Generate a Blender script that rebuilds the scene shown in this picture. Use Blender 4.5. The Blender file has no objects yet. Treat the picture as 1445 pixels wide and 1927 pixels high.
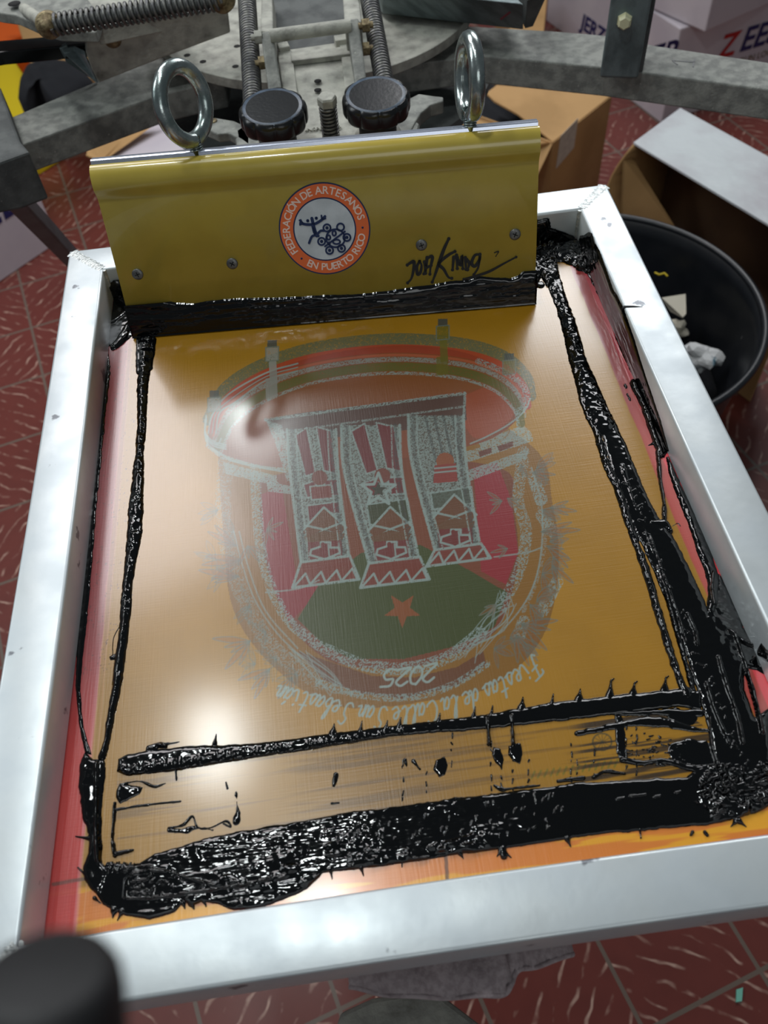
import bpy, bmesh, math, random
import numpy as np
from mathutils import Vector, Matrix

# ------------------------------------------------------------------ camera
FPX = 1590.5
YAW, PITCH, ROLL = -0.0428930, 0.6437419, -0.0994419
CAM = np.array([0.237565, -0.0731012, 0.466353])
FW, FH, RW, RH = 0.508, 0.62608, 0.03398, 0.0328     # screen frame: width, length, rail width, rail height
ZM = -RH + 0.0006                                    # level of the mesh
ZF = -0.99                                           # floor
def _rot():
    ca, sa = math.cos(YAW), math.sin(YAW); cb, sb = math.cos(PITCH), math.sin(PITCH); cc, sc = math.cos(ROLL), math.sin(ROLL)
    return (np.array([[ca,-sa,0],[sa,ca,0],[0,0,1]]) @ np.array([[1,0,0],[0,cb,-sb],[0,sb,cb]]) @ np.array([[cc,-sc,0],[sc,cc,0],[0,0,1]]))
R = _rot()
def ray(px, py): return R @ np.array([(px-722.5)/FPX, -(py-963.5)/FPX, -1.0])
def P(px, py, z):
    """point of the photograph's line of sight at height z"""
    r = ray(px, py); return CAM + (z-CAM[2])/r[2]*r
def PP(px, py, o, n):
    r = ray(px, py); return CAM + float(np.dot(np.array(o)-CAM, n)/np.dot(r, n))*r
def project(X):
    d = (X-CAM) @ R
    return 722.5 - FPX*d[...,0]/d[...,2], 963.5 + FPX*d[...,1]/d[...,2]

scene = bpy.context.scene
col = scene.collection
cd = bpy.data.cameras.new('camera'); cam = bpy.data.objects.new('camera', cd); col.objects.link(cam); scene.camera = cam
M4 = Matrix.Identity(4)
for i in range(3):
    for j in range(3): M4[i][j] = R[i][j]
    M4[i][3] = CAM[i]
cam.matrix_world = M4
cd.sensor_fit = 'HORIZONTAL'; cd.sensor_width = 36; cd.lens = 36*FPX/1445
cd.clip_start = 0.01
cd.dof.use_dof = True; cd.dof.focus_distance = 0.66; cd.dof.aperture_fstop = 12.5

# ------------------------------------------------------------------ light
w = bpy.data.worlds.new('world'); scene.world = w; w.use_nodes = True
w.node_tree.nodes['Background'].inputs[0].default_value = (0.80, 0.92, 1.0, 1)
w.node_tree.nodes['Background'].inputs[1].default_value = 0.11
def area(name, loc, target, sx, sy, power, color=(1,1,1)):
    ld = bpy.data.lights.new(name, 'AREA'); ld.shape = 'RECTANGLE'; ld.size = sx; ld.size_y = sy; ld.energy = power; ld.color = color
    o = bpy.data.objects.new(name, ld); col.objects.link(o); o.location = loc
    o.rotation_euler = (Vector(target)-Vector(loc)).to_track_quat('-Z','Y').to_euler()
    return o
area('ceiling_lamp', (-0.10, 2.02, 1.6), (-0.10, 2.02, 0), 0.10, 0.22, 4.5, (0.94,1.0,1.0))
area('ceiling_lamp', (-0.58, 1.95, 1.6), (-0.45, 1.60, 0), 0.60, 1.1, 17, (1.0,0.96,0.97))
area('ceiling_lamp', (0.02, 0.36, 1.6), (0.02, 0.36, 0), 0.10, 0.10, 5.5, (0.94,1.0,1.0))
area('ceiling_lamp', (-0.23, 0.84, 1.6), (-0.23, 0.84, 0), 0.12, 0.22, 4.0, (0.94,1.0,1.0))
area('ceiling_lamp', (1.35, 2.75, 1.6), (0.7, 1.2, 0), 1.3, 0.9, 34, (0.97,0.98,1.0))
area('ceiling_lamp', (-2.2, 1.2, 1.7), (0.2, 0.6, 0), 1.0, 1.6, 22, (0.92,0.98,1.0))
area('ceiling_lamp', (0.6, -2.2, 1.4), (0.3, 0.8, -0.3), 1.6, 0.8, 9, (0.97,1.0,1.0))
vs = scene.view_settings
vs.view_transform = 'Standard'; vs.look = 'None'; vs.gamma = 1.0; vs.exposure = -0.10; vs.use_curve_mapping = False

# ------------------------------------------------------------------ helpers
def lin(c):
    return tuple(((v/255)/12.92 if v <= 10.3 else ((v/255+0.055)/1.055)**2.4) for v in c)
def nmat(name, c, rough=0.5, metal=0.0, c2=None, nscale=60, nlo=0.4, nhi=0.6, bump=0.0, bscale=200, stretch=(1,1,1), c3=None, c3scale=25, c3lo=.66, c3hi=.7, rvar=0.0, coat=0, spec=0.5, detail=4, bdist=0.001):
    m = bpy.data.materials.new(name); m.use_nodes = True; nt = m.node_tree; N = nt.nodes; L = nt.links
    b = N['Principled BSDF']; b.inputs['Base Color'].default_value = (*lin(c), 1); b.inputs['Roughness'].default_value = rough; b.inputs['Metallic'].default_value = metal
    b.inputs['Coat Weight'].default_value = coat; b.inputs['Specular IOR Level'].default_value = spec
    tc = N.new('ShaderNodeTexCoord'); mp = N.new('ShaderNodeMapping'); mp.inputs['Scale'].default_value = stretch
    L.new(tc.outputs['Object'], mp.inputs['Vector'])
    out = None
    if c2 is not None:
        n = N.new('ShaderNodeTexNoise'); n.inputs['Scale'].default_value = nscale; n.inputs['Detail'].default_value = detail
        L.new(mp.outputs[0], n.inputs['Vector'])
        r = N.new('ShaderNodeMapRange'); r.inputs[1].default_value = nlo; r.inputs[2].default_value = nhi; L.new(n.outputs[0], r.inputs[0])
        mx = N.new('ShaderNodeMix'); mx.data_type = 'RGBA'; mx.inputs[6].default_value = (*lin(c),1); mx.inputs[7].default_value = (*lin(c2),1)
        L.new(r.outputs[0], mx.inputs[0]); out = mx.outputs[2]
        if rvar:
            rr = N.new('ShaderNodeMapRange'); rr.inputs[3].default_value = rough-rvar; rr.inputs[4].default_value = rough+rvar
            L.new(n.outputs[0], rr.inputs[0]); rr.inputs[1].default_value=.3; rr.inputs[2].default_value=.7; L.new(rr.outputs[0], b.inputs['Roughness'])
    if c3 is not None:
        n = N.new('ShaderNodeTexNoise'); n.inputs['Scale'].default_value = c3scale; n.inputs['Detail'].default_value = 6
        L.new(mp.outputs[0], n.inputs['Vector'])
        r = N.new('ShaderNodeMapRange'); r.inputs[1].default_value = c3lo; r.inputs[2].default_value = c3hi; L.new(n.outputs[0], r.inputs[0])
        mx = N.new('ShaderNodeMix'); mx.data_type = 'RGBA'; mx.inputs[7].default_value = (*lin(c3),1)
        if out: L.new(out, mx.inputs[6])
        else: mx.inputs[6].default_value = (*lin(c),1)
        L.new(r.outputs[0], mx.inputs[0]); out = mx.outputs[2]
    if out: L.new(out, b.inputs['Base Color'])
    if bump:
        n = N.new('ShaderNodeTexNoise'); n.inputs['Scale'].default_value = bscale; n.inputs['Detail'].default_value = 3
        L.new(mp.outputs[0], n.inputs['Vector'])
        bp = N.new('ShaderNodeBump'); bp.inputs['Strength'].default_value = bump; bp.inputs['Distance'].default_value = bdist
        L.new(n.outputs[0], bp.inputs['Height']); L.new(bp.outputs[0], b.inputs['Normal'])
    return m

M = {}
M['alu'] = nmat('brushed_aluminium', (206,213,215), .40, .45, c2=(194,202,206), nscale=22, bump=.08, bscale=120, c3=(120,124,130), c3scale=38, c3lo=.67, c3hi=.70, rvar=.08, detail=8)
M['weld'] = nmat('weld_aluminium', (204,208,206), .4, .6, c2=(176,182,182), nscale=240, bump=.8, bscale=400)
M['dark_cut'] = nmat('saw_cut_dark', (20,20,22), .8)
M['yellow'] = nmat('yellow_paint', (188,167,72), .24, 0, c2=(181,160,68), nscale=30, coat=.4, bump=.03, bscale=60)
M['silver'] = nmat('silver_trim', (200,206,222), .25, .8)
M['blade'] = nmat('squeegee_rubber', (30,26,22), .35)
M['ink'] = nmat('wet_black_ink', (4,5,6), .07, 0, bump=.05, bscale=300, coat=0, spec=.5)
M['inkthin'] = nmat('thin_black_ink', (18,14,13), .25, 0, bump=.15, bscale=420)
M['cast'] = nmat('dusty_cast_metal', (140,142,136), .72, .15, c2=(112,114,110), nscale=70, bump=.5, bscale=350, c3=(168,168,160), c3scale=420, c3lo=.66, c3hi=.72, detail=8)
M['castdark'] = nmat('dusty_dark_metal', (92,95,94), .7, .2, c2=(72,75,75), nscale=40, bump=.4, bscale=300, c3=(130,130,124), c3scale=300, c3lo=.68, c3hi=.75, detail=8)
M['castlite'] = nmat('pale_cast_metal', (172,172,162), .7, .1, c2=(146,146,138), nscale=60, bump=.6, bscale=300, c3=(110,108,100), c3scale=60, c3lo=.62, c3hi=.75, detail=8)
M['steelblue'] = nmat('blue_grey_steel', (116,130,132), .45, .5, c2=(92,104,106), nscale=30, stretch=(1,4,1), bump=.3, bscale=200, detail=8)
M['spring'] = nmat('spring_steel', (96,96,98), .42, .7, c2=(120,120,116), nscale=200, bump=.3, bscale=500)
M['zinc'] = nmat('zinc_plated_steel', (176,184,182), .26, .95, c2=(140,152,150), nscale=90, bump=.3, bscale=160, rvar=.06)
M['brass'] = nmat('old_bolt_metal', (150,136,104), .5, .6, c2=(110,96,72), nscale=200, bump=.5, bscale=500)
M['knob'] = nmat('black_knob_plastic', (24,25,27), .25, 0, bump=.1, bscale=300)
M['knobtop'] = nmat('worn_knob_cap', (78,92,108), .38, 0, c2=(58,70,84), nscale=120, bump=.3, bscale=600, detail=8)
M['blackgloss'] = nmat('black_gloss_bar', (16,17,18), .18, .2)
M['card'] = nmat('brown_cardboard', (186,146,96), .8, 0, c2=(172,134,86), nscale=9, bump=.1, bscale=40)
M['cardshade'] = nmat('shaded_cardboard', (92,66,42), .85, 0, c2=(80,56,36), nscale=8)  # brown cardboard darkened: the shade inside the open carton is in the colour
M['white'] = nmat('white_carton', (206,198,204), .5, 0, c2=(196,188,196), nscale=6, bump=.1, bscale=20)
M['lid'] = nmat('plastic_wrapped_white_carton', (206,212,214), .22, 0, c2=(190,190,194), nscale=7, bump=.5, bscale=12, bdist=.01)
M['navy'] = nmat('navy_print', (34,36,92), .5)
M['redp'] = nmat('red_print', (176,34,34), .5)
M['orange'] = nmat('orange_sheet', (226,96,20), .5)
M['yel2'] = nmat('bright_yellow_sheet', (212,186,20), .5)
M['cloth'] = nmat('black_cotton', (16,18,24), .95, 0, bump=.3, bscale=600)
M['greycloth'] = nmat('grey_cotton', (176,162,164), .95, 0, c2=(156,142,144), nscale=300, bump=.4, bscale=900)
M['tub'] = nmat('black_tub_plastic', (22,25,30), .38, 0, c2=(30,32,36), nscale=18, bump=.25, bscale=30, c3=(90,92,92), c3scale=50, c3lo=.74, c3hi=.8)
M['paper'] = nmat('scrap_paper', (214,208,190), .8)
M['paper2'] = nmat('white_scrap_paper', (204,206,206), .8, 0, c2=(60,110,130), nscale=18, nlo=.62, nhi=.66)
M['stk_orange'] = nmat('sticker_orange', (230,108,52), .4)
M['stk_white'] = nmat('sticker_white', (206,212,216), .4, c2=(190,196,200), nscale=60)
M['stk_navy'] = nmat('sticker_navy', (22,42,84), .4)
M['stk_cream'] = nmat('sticker_letter', (240,214,200), .4)
M['marker'] = nmat('black_marker', (10,10,10), .4)
M['pencil'] = nmat('grey_marker', (96,98,100), .6)
M['redmark'] = nmat('dark_red_marker', (130,60,70), .6)
M['label'] = nmat('white_paper_label', (206,200,190), .6, c2=(190,184,176), nscale=80)
M['boltwhite'] = nmat('pale_plastic_bolt', (206,204,168), .45)
M['rubber'] = nmat('black_rubber', (22,22,24), .6)
M['hole'] = nmat('dark_hole', (12,12,12), .9)
M['greensmear'] = nmat('green_chip', (120,190,170), .6)
M['film'] = nmat('dark_steel_leg', (62,74,78), .5, .4, c2=(50,60,64), nscale=30)
M['pinkline'] = nmat('stencil_red', (214,60,62), .35)

class MB:
    def __init__(s): s.v=[]; s.f=[]; s.sm=[]
    def add(s, vs, fs, smooth=False):
        o=len(s.v); s.v += [tuple(map(float,x)) for x in vs]; s.f += [tuple(i+o for i in f) for f in fs]; s.sm += [smooth]*len(fs)
    def slab(s, top, down):
        """solid under a planar outline; down is a vector"""
        n=len(top); top=[np.array(t,float) for t in top]; d=np.array(down,float)
        nn=sum(np.cross(top[i]-top[0], top[(i+1)%n]-top[0]) for i in range(n))
        if np.dot(nn,d)>0: top=top[::-1]
        bot=[t+d for t in top]
        s.add(top+bot, [tuple(range(n)), tuple(range(2*n-1,n-1,-1))]+[(i,i+n,(i+1)%n+n,(i+1)%n) for i in range(n)])
    def box(s, c, ax, h):
        c=np.array(c,float); ax=[np.array(a,float) for a in ax]
        vs=[c+sx*h[0]*ax[0]+sy*h[1]*ax[1]+sz*h[2]*ax[2] for sx in(-1,1) for sy in(-1,1) for sz in(-1,1)]
        s.add(vs,[(0,1,3,2),(4,6,7,5),(0,4,5,1),(2,3,7,6),(0,2,6,4),(1,5,7,3)])
    def tube(s, pts, r, seg=12, caps=True, closed=False):
        pts=[np.array(p,float) for p in pts]; n=len(pts)
        rs=[r]*n if np.isscalar(r) else r
        T=[]
        for i in range(n):
            if closed: t=pts[(i+1)%n]-pts[(i-1)%n]
            else: t=pts[min(i+1,n-1)]-pts[max(i-1,0)]
            T.append(t/np.linalg.norm(t))
        a=np.cross(T[0],[0,0,1.0]); 
        if np.linalg.norm(a)<.1: a=np.cross(T[0],[1.0,0,0])
        a/=np.linalg.norm(a); vs=[]
        for i in range(n):
            a=a-np.dot(a,T[i])*T[i]; a/=np.linalg.norm(a); b=np.cross(T[i],a)
            for k in range(seg):
                t=2*math.pi*k/seg; vs.append(pts[i]+rs[i]*(math.cos(t)*a+math.sin(t)*b))
        fs=[]
        for i in range(n if closed else n-1):
            j=(i+1)%n
            for k in range(seg):
                fs.append((i*seg+k, i*seg+(k+1)%seg, j*seg+(k+1)%seg, j*seg+k))
        s.add(vs,fs,True)
        if caps and not closed:
            s.add([vs[k] for k in range(seg)],[tuple(range(seg))[::-1]]); s.add([vs[(n-1)*seg+k] for k in range(seg)],[tuple(range(seg))])
    def lathe(s, o, ax, prof, seg=32, wob=None, smooth=True):
        o=np.array(o,float); ax=np.array(ax,float); ax/=np.linalg.norm(ax)
        a=np.cross(ax,[0,1.0,0]); 
        if np.linalg.norm(a)<.1: a=np.cross(ax,[1.0,0,0])
        a/=np.linalg.norm(a); b=np.cross(ax,a); vs=[]
        for (r,h) in prof:
            for k in range(seg):
                t=2*math.pi*k/seg; rr=r*(wob(t,r,h) if wob else 1); vs.append(o+ax*h+rr*(math.cos(t)*a+math.sin(t)*b))
        fs=[(i*seg+k,i*seg+(k+1)%seg,(i+1)*seg+(k+1)%seg,(i+1)*seg+k) for i in range(len(prof)-1) for k in range(seg)]
        s.add(vs,fs,smooth)
        if prof[0][0]>1e-6: s.add(vs[:seg],[tuple(range(seg))[::-1]])
        if prof[-1][0]>1e-6: s.add(vs[-seg:],[tuple(range(seg))])
    def helix(s, p0, p1, R_, r, turns, seg=10, seg2=7):
        p0=np.array(p0,float); p1=np.array(p1,float); t=p1-p0; L=np.linalg.norm(t); t/=L
        a=np.cross(t,[0,0,1.0]); a/=np.linalg.norm(a); b=np.cross(t,a)
        n=int(turns*seg*1.6)
        s.tube([p0+t*L*i/n+R_*(math.cos(2*math.pi*turns*i/n)*a+math.sin(2*math.pi*turns*i/n)*b) for i in range(n+1)], r, seg2)

LOC={}
def wl(p):
    return LOC.get(p.name, np.zeros(3)) if p is not None else np.zeros(3)
def link(name, me, mat, parent=None, bevel=0, bseg=2):
    o=bpy.data.objects.new(name, me); col.objects.link(o)
    if mat is not None: me.materials.append(mat)
    if parent is not None:
        o.parent=parent; o.location=Vector(-wl(parent)); LOC[o.name]=np.zeros(3)
    if bevel:
        b=o.modifiers.new('bevel','BEVEL'); b.width=bevel; b.segments=bseg; b.limit_method='ANGLE'; b.angle_limit=.6; b.harden_normals=False
    return o
def build(mb, name, mat, parent=None, bevel=0, bseg=2, origin=None):
    me=bpy.data.meshes.new(name)
    vs=np.array(mb.v)
    if origin is not None: vs=vs-np.array(origin)
    me.from_pydata([tuple(x) for x in vs],[],mb.f); me.polygons.foreach_set('use_smooth', mb.sm)
    bm=bmesh.new(); bm.from_mesh(me); bmesh.ops.recalc_face_normals(bm, faces=bm.faces); bm.to_mesh(me); bm.free(); me.update()
    o=link(name,me,mat,parent,bevel,bseg)
    if origin is not None:
        o.location=Vector(np.array(origin)-wl(parent)); LOC[o.name]=np.array(origin,float)
    return o
def tag(o, label=None, cat=None, group=None, kind=None):
    if label: o['label']=label
    if cat: o['category']=cat
    if group: o['group']=group
    if kind: o['kind']=kind
    return o
def thing(name, loc, label, cat, group=None):
    o=bpy.data.objects.new(name,None); col.objects.link(o); o.location=Vector(loc); o.empty_display_size=.02
    LOC[o.name]=np.array(loc,float); return tag(o,label,cat,group)
def text(body, size, o, x, y, mat, name, parent, lift=.0004, extrude=.0001, align='CENTER', offset=0.0, shear=0, rotloc=0):
    cu=bpy.data.curves.new(name,'FONT'); cu.body=body; cu.size=size; cu.extrude=extrude; cu.align_x=align; cu.align_y='CENTER'; cu.offset=offset; cu.shear=shear; cu.resolution_u=4
    t=bpy.data.objects.new(name,cu); col.objects.link(t); bpy.context.view_layer.update()
    me=bpy.data.meshes.new_from_object(t.evaluated_get(bpy.context.evaluated_depsgraph_get())); bpy.data.objects.remove(t)
    x=np.array(x,float); y=np.array(y,float); x/=np.linalg.norm(x); y/=np.linalg.norm(y); z=np.cross(x,y)
    n=len(me.vertices); c=np.empty(n*3); me.vertices.foreach_get('co',c); c=c.reshape(-1,3)
    c=np.array(o)+c[:,:1]*x+c[:,1:2]*y+(c[:,2:]+lift)*z
    me.vertices.foreach_set('co',c.ravel()); me.update(); me.materials.clear()
    return link(name,me,mat,parent)

# ------------------------------------------------------------------ noise & raster tools
_rs=np.random.RandomState(7); _G=_rs.rand(256,256)
def vnoise(x,y):
    xi=np.floor(x).astype(int); yi=np.floor(y).astype(int); fx=x-xi; fy=y-yi; fx=fx*fx*(3-2*fx); fy=fy*fy*(3-2*fy)
    g=lambda a,b:_G[a&255,b&255]
    return (g(xi,yi)*(1-fx)+g(xi+1,yi)*fx)*(1-fy)+(g(xi,yi+1)*(1-fx)+g(xi+1,yi+1)*fx)*fy
def fbm(x,y,o=3):
    s=0;a=.5;t=0
    for k in range(o): s=s+a*vnoise(x*2**k+17*k,y*2**k+31*k); t+=a; a*=.55
    return s/t
def seg_dist(U,V,a,b):
    ax,ay=a[0],a[1]; dx,dy=b[0]-ax,b[1]-ay; L2=dx*dx+dy*dy+1e-9
    t=np.clip(((U-ax)*dx+(V-ay)*dy)/L2,0,1)
    return np.hypot(U-ax-t*dx,V-ay-t*dy),t
def inside(U,V,poly):
    r=np.zeros(U.shape,bool); n=len(poly)
    for i in range(n):
        x0,y0=poly[i]; x1,y1=poly[(i+1)%n]
        if y0==y1: continue
        c=((V>=min(y0,y1))&(V<max(y0,y1)))&(U<(x1-x0)*(V-y0)/(y1-y0)+x0); r^=c
    return r
class Field:
    """a regular grid on the mesh, with the photograph coordinate of each of its points"""
    def __init__(s,x0,x1,y0,y1,dx,z):
        s.nx=int(round((x1-x0)/dx))+1; s.ny=int(round((y1-y0)/dx))+1
        xs=np.linspace(x0,x1,s.nx); ys=np.linspace(y0,y1,s.ny); s.X,s.Y=np.meshgrid(xs,ys); s.z=z; s.dx=dx
        s.U,s.V=project(np.stack([s.X,s.Y,np.full_like(s.X,z)],-1)); s.U=s.U.astype(np.float64)
    def win(s,pts,m):
        p=np.array(pts)[:,:2]; a=p.min(0)-m; b=p.max(0)+m
        k=(s.U>a[0])&(s.U<b[0])&(s.V>a[1])&(s.V<b[1])
        jj=np.where(k.any(1))[0]; ii=np.where(k.any(0))[0]
        if len(jj)==0: return None
        return slice(jj[0],jj[-1]+1),slice(ii[0],ii[-1]+1)

# ------------------------------------------------------------------ the stencil colours (paint on the mesh)
S=Field(RW-.001,FW-RW+.001,RW-.001,FH-RW+.001,.0005,ZM)
U,V,X,Y=S.U,S.V,S.X,S.Y
C=np.empty(U.shape+(3,)); 
amber=np.array(lin((192,138,20)))
C[:]=amber*0.80
n1=fbm(X*35,Y*35,4)[...,None]; C*= (0.92+.16*n1)
def mix(mask,c,a=1.0):
    m=(mask*a)[...,None]; C[...]=C*(1-m)+np.array(lin(c))*m
sm=lambda t,a,b: np.clip((t-a)/(b-a),0,1)**2*(3-2*np.clip((t-a)/(b-a),0,1))
# outer orange margin and red emulsion edge
ox=X-RW; oy=Y-RW; ex=FW-RW-X
mix(1-sm(oy,.030,.034),(222,128,52),.9)
mix((1-sm(oy,.030,.034))*sm(fbm(X*20,Y*260,3),.55,.66),(236,176,40),.7)
jr=.0025*(fbm(X*30,Y*30)-.5)
mix(1-sm(ox+jr,.0165,.0178),(198,44,52),.92)
mix((sm(ox,.0150,.016))*(1-sm(ox,.0172,.0185)),(232,150,150),.45)
mix((sm(ox,.0205,.0209))*(1-sm(ox,.0212,.0216)),(228,168,120),.5)
mix(1-sm(oy+jr,.0065,.0080),(222,56,50),.92)
mix(1-sm(ex+jr,.0150,.0168),(190,52,62),.85)
mix(1-sm(ex,.006,.007),(236,70,80),.9)
mix((1-sm(ox+jr,.0165,.0178))*sm(Y,.12,.24),(104,20,30),.72)
mix((1-sm(ox,.0195,.0225))*sm(ox,.0165,.0175)*sm(Y,.16,.3),(150,84,84),.6)
mix((1-sm(ex+jr,.0150,.0168))*sm(Y,.3,.42),(120,30,44),.6)
def poly(pts,c,a=1.0,soft=0,noise=0):
    w_=S.win(pts,4)
    if w_ is None: return
    m=inside(U[w_],V[w_],pts).astype(float)
    if noise: m*=sm(fbm(X[w_]*1200,Y[w_]*1200,2),noise-.08,noise+.08)
    m=(m*a)[...,None]; C[w_]=C[w_]*(1-m)+np.array(lin(c))*m
def stroke(pts,wd,c,a=1.0,noise=0,smooth=False):
    if smooth: pts=catmull(pts)
    w_=S.win(pts,(wd if np.isscalar(wd) else max(wd))+3)
    if w_ is None: return
    u,v=U[w_],V[w_]; d=np.full(u.shape,1e9)
    for p,q_ in zip(pts[:-1],pts[1:]): d=np.minimum(d,seg_dist(u,v,p,q_)[0])
    m=np.clip(wd/2-d+.5,0,1)
    if noise: m=m*sm(fbm(X[w_]*1300,Y[w_]*1300,2),noise-.07,noise+.07)
    m=(m*a)[...,None]; C[w_]=C[w_]*(1-m)+np.array(lin(c))*m
def catmull(pts,k=6):
    p=[np.array(a[:2],float) for a in pts]; p=[2*p[0]-p[1]]+p+[2*p[-1]-p[-2]]; o=[]
    for i in range(1,len(p)-2):
        for j in range(k):
            t=j/k; o.append(tuple(.5*((2*p[i])+(-p[i-1]+p[i+1])*t+(2*p[i-1]-5*p[i]+4*p[i+1]-p[i+2])*t*t+(-p[i-1]+3*p[i]-3*p[i+1]+p[i+2])*t**3)))
    o.append(tuple(p[-2])); return o
GR=(150,168,160); GD=(112,122,108)
# --- body of the drum: red shield and green field with a star
halo=catmull([(410,850),(420,1000),(440,1150),(520,1260),(640,1330),(800,1320),(930,1290),(1020,1200),(1050,1080),(1040,950),(990,830),(700,700),(410,850)])
poly(halo,(122,74,18),.5)
poly(catmull([(488,900),(492,1000),(505,1080),(540,1165),(580,1215),(640,1250),(760,1258),(860,1230),(930,1190),(962,1120),(975,1040),(965,950),(940,880),(700,860),(488,900)]),(126,58,26),.9)
poly([(492,930),(530,915),(560,1100),(612,1098),(575,1140),(545,1172),(515,1110),(495,1020)],(146,24,34),.95)
poly([(890,880),(935,870),(962,940),(975,1040),(952,1100),(905,1075),(900,1000)],(158,26,38),.95)
poly([(600,1100),(680,1040),(790,1025),(860,1060),(955,1115),(930,1180),(860,1215),(760,1240),(660,1240),(610,1215),(560,1165)],(62,76,8),.97)
star=lambda cx,cy,r1,r2,rot,sq=.8:[(cx+(r1 if k%2==0 else r2)*math.cos(rot+k*math.pi/5),cy+sq*(r1 if k%2==0 else r2)*math.sin(rot+k*math.pi/5)) for k in range(10)]
poly(star(757,1148,36,15,math.pi/2,.95),(150,76,16),.9)
# rim speckle of the shield and the ribbon
rim=[(480,880),(484,960),(492,1040),(512,1110),(545,1170),(600,1215)]
stroke(rim,20,GR,.85,.5,True)
stroke([(612,1222),(680,1250),(760,1258),(840,1238),(905,1190)],24,GR,.9,.5,True)
stroke([(985,850),(975,940),(990,1000),(978,1070),(945,1140)],22,GR,.8,.52,True)
poly([(560,1225),(620,1245),(700,1272),(780,1275),(860,1255),(910,1225),(915,1250),(860,1290),(760,1315),(680,1305),(610,1280)],(112,62,28),.9)
stroke([(600,1285),(680,1308),(770,1312),(850,1290),(915,1250)],14,GR,.85,.47,True)
stroke([(425,870),(420,960),(435,1060),(470,1150),(520,1225),(600,1285)],30,GR,.55,.55,True)
for (a,b) in [((1005,900),(1018,940)),((1020,970),(1040,1000)),((1048,1095),(1020,1150)),((985,1170),(975,1200))]: stroke([a,b],24,GR,.8,.47)
stroke([(990,860),(1008,930),(1025,1010),(1010,1090),(985,1150)],8,GR,.5,.5,True)
# architectural pieces beside the sashes
for (pg) in [[(420,870),(520,895),(525,915),(425,892)],[(500,905),(548,915),(548,930),(505,925)],[(875,850),(1000,815),(1003,830),(880,870)],[(880,885),(995,845),(990,865),(885,905)],[(900,830),(985,800),(1000,815),(905,845)]]:
    poly(pg,GR,.8,noise=.35)
for pg in [[(900,850),(925,842),(925,852),(903,860)],[(935,840),(965,830),(965,840),(940,850)]]: poly(pg,(110,54,28),1)
# --- drum head
stroke([(392,838),(430,862),(530,882)],10,GR,.8,.3,True)
head=catmull([(392,840),(395,800),(420,760),(480,715),(560,680),(650,660),(760,650),(860,660),(940,690),(985,730),(985,770),(950,810),(880,840),(700,870),(530,880),(440,862),(392,840)])
poly(head,(140,68,30),.95)
poly([(500,720),(700,690),(880,690),(960,720),(880,735),(520,785),(440,800)],(142,80,28),.7)
poly(catmull([(870,745),(930,725),(970,745),(960,790),(900,825),(872,800)]),(176,76,40),.6)
def arc(pts,wd,c,a=1,noise=0): stroke(pts,wd,c,a,noise,True)
top=[(392,800),(420,745),(475,705),(560,672),(650,655),(740,648),(830,652),(900,663),(955,685),(990,720),(998,755)]
sh=lambda dx,dy,pts:[(x+dx*(x-700)/300,y+dy) for x,y in pts]
arc(sh(0,-10,top),22,(92,100,72),.9,.3)
arc(sh(-6,8,top),16,(172,58,30),.95)
arc(sh(-10,20,top),5,(196,96,60),.8)
arc(sh(-12,28,top),9,GR,.7,.4)
arc(sh(-18,42,top),16,(96,98,34),.9,.25)
arc(sh(-22,54,top),6,GR,.8,.45)
low=[(388,790),(386,820),(400,838),(425,845)]
for k in range(3): arc(sh(0,-4*k,low),3,GR,.9)
arc([(386,790),(388,830),(410,850),(440,868),(490,880),(535,888)],3,GR,.9)
for k,wd in ((0,3),(7,2),(14,3)):
    arc([(392+k,815),(400+k,780-k*.3),(430+k,742+k),(500,702+k),(560,684+k)],wd,GR,.9)
arc([(998,750),(985,775),(955,800),(915,822),(885,835)],3,GR,.85)
arc([(900,680),(950,700),(985,728),(990,760),(975,775)],12,GR,.8,.5)
for (x,y0,y1,c) in [(512,640,758,(150,150,140)),(833,600,715,(112,104,28)),(403,735,778,(150,150,142)),(958,665,700,(120,112,70))]:
    poly([(x-13,y0+14),(x+13,y0+12),(x+12,y0+38),(x-12,y0+40)],c,.85,noise=.3)
    poly([(x-9,y0),(x+9,y0),(x+9,y0+14),(x-9,y0+14)],(66,76,72),.9)
    if y1-y0>60: poly([(x-6,y0+38),(x+8,y0+38),(x+10,y0+80),(x-4,y0+82)],c,.85); poly([(x-12,y0+72),(x+10,y0+70),(x+10,y1-10),(x-12,y1-8)],c,.8)
    stroke([(x-12,y0+14),(x+12,y0+12),(x+12,y0+38),(x-12,y0+40),(x-12,y0+14)],2,GD,.9)
arc([(390,820),(396,832),(410,835),(416,825)],3,GR,.9)
# --- beam over the sashes
poly([(500,790),(560,778),(875,740),(878,790),(860,800),(540,832),(520,815)],(84,54,42),.95)
stroke([(500,790),(875,740)],6,GR,.85,.42); stroke([(520,815),(872,765)],4,GR,.7,.42); stroke([(875,740),(872,800)],5,GR,.8,.4)
poly([(500,790),(530,800),(560,905),(540,905),(520,840)],GR,.8,noise=.35)
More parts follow.
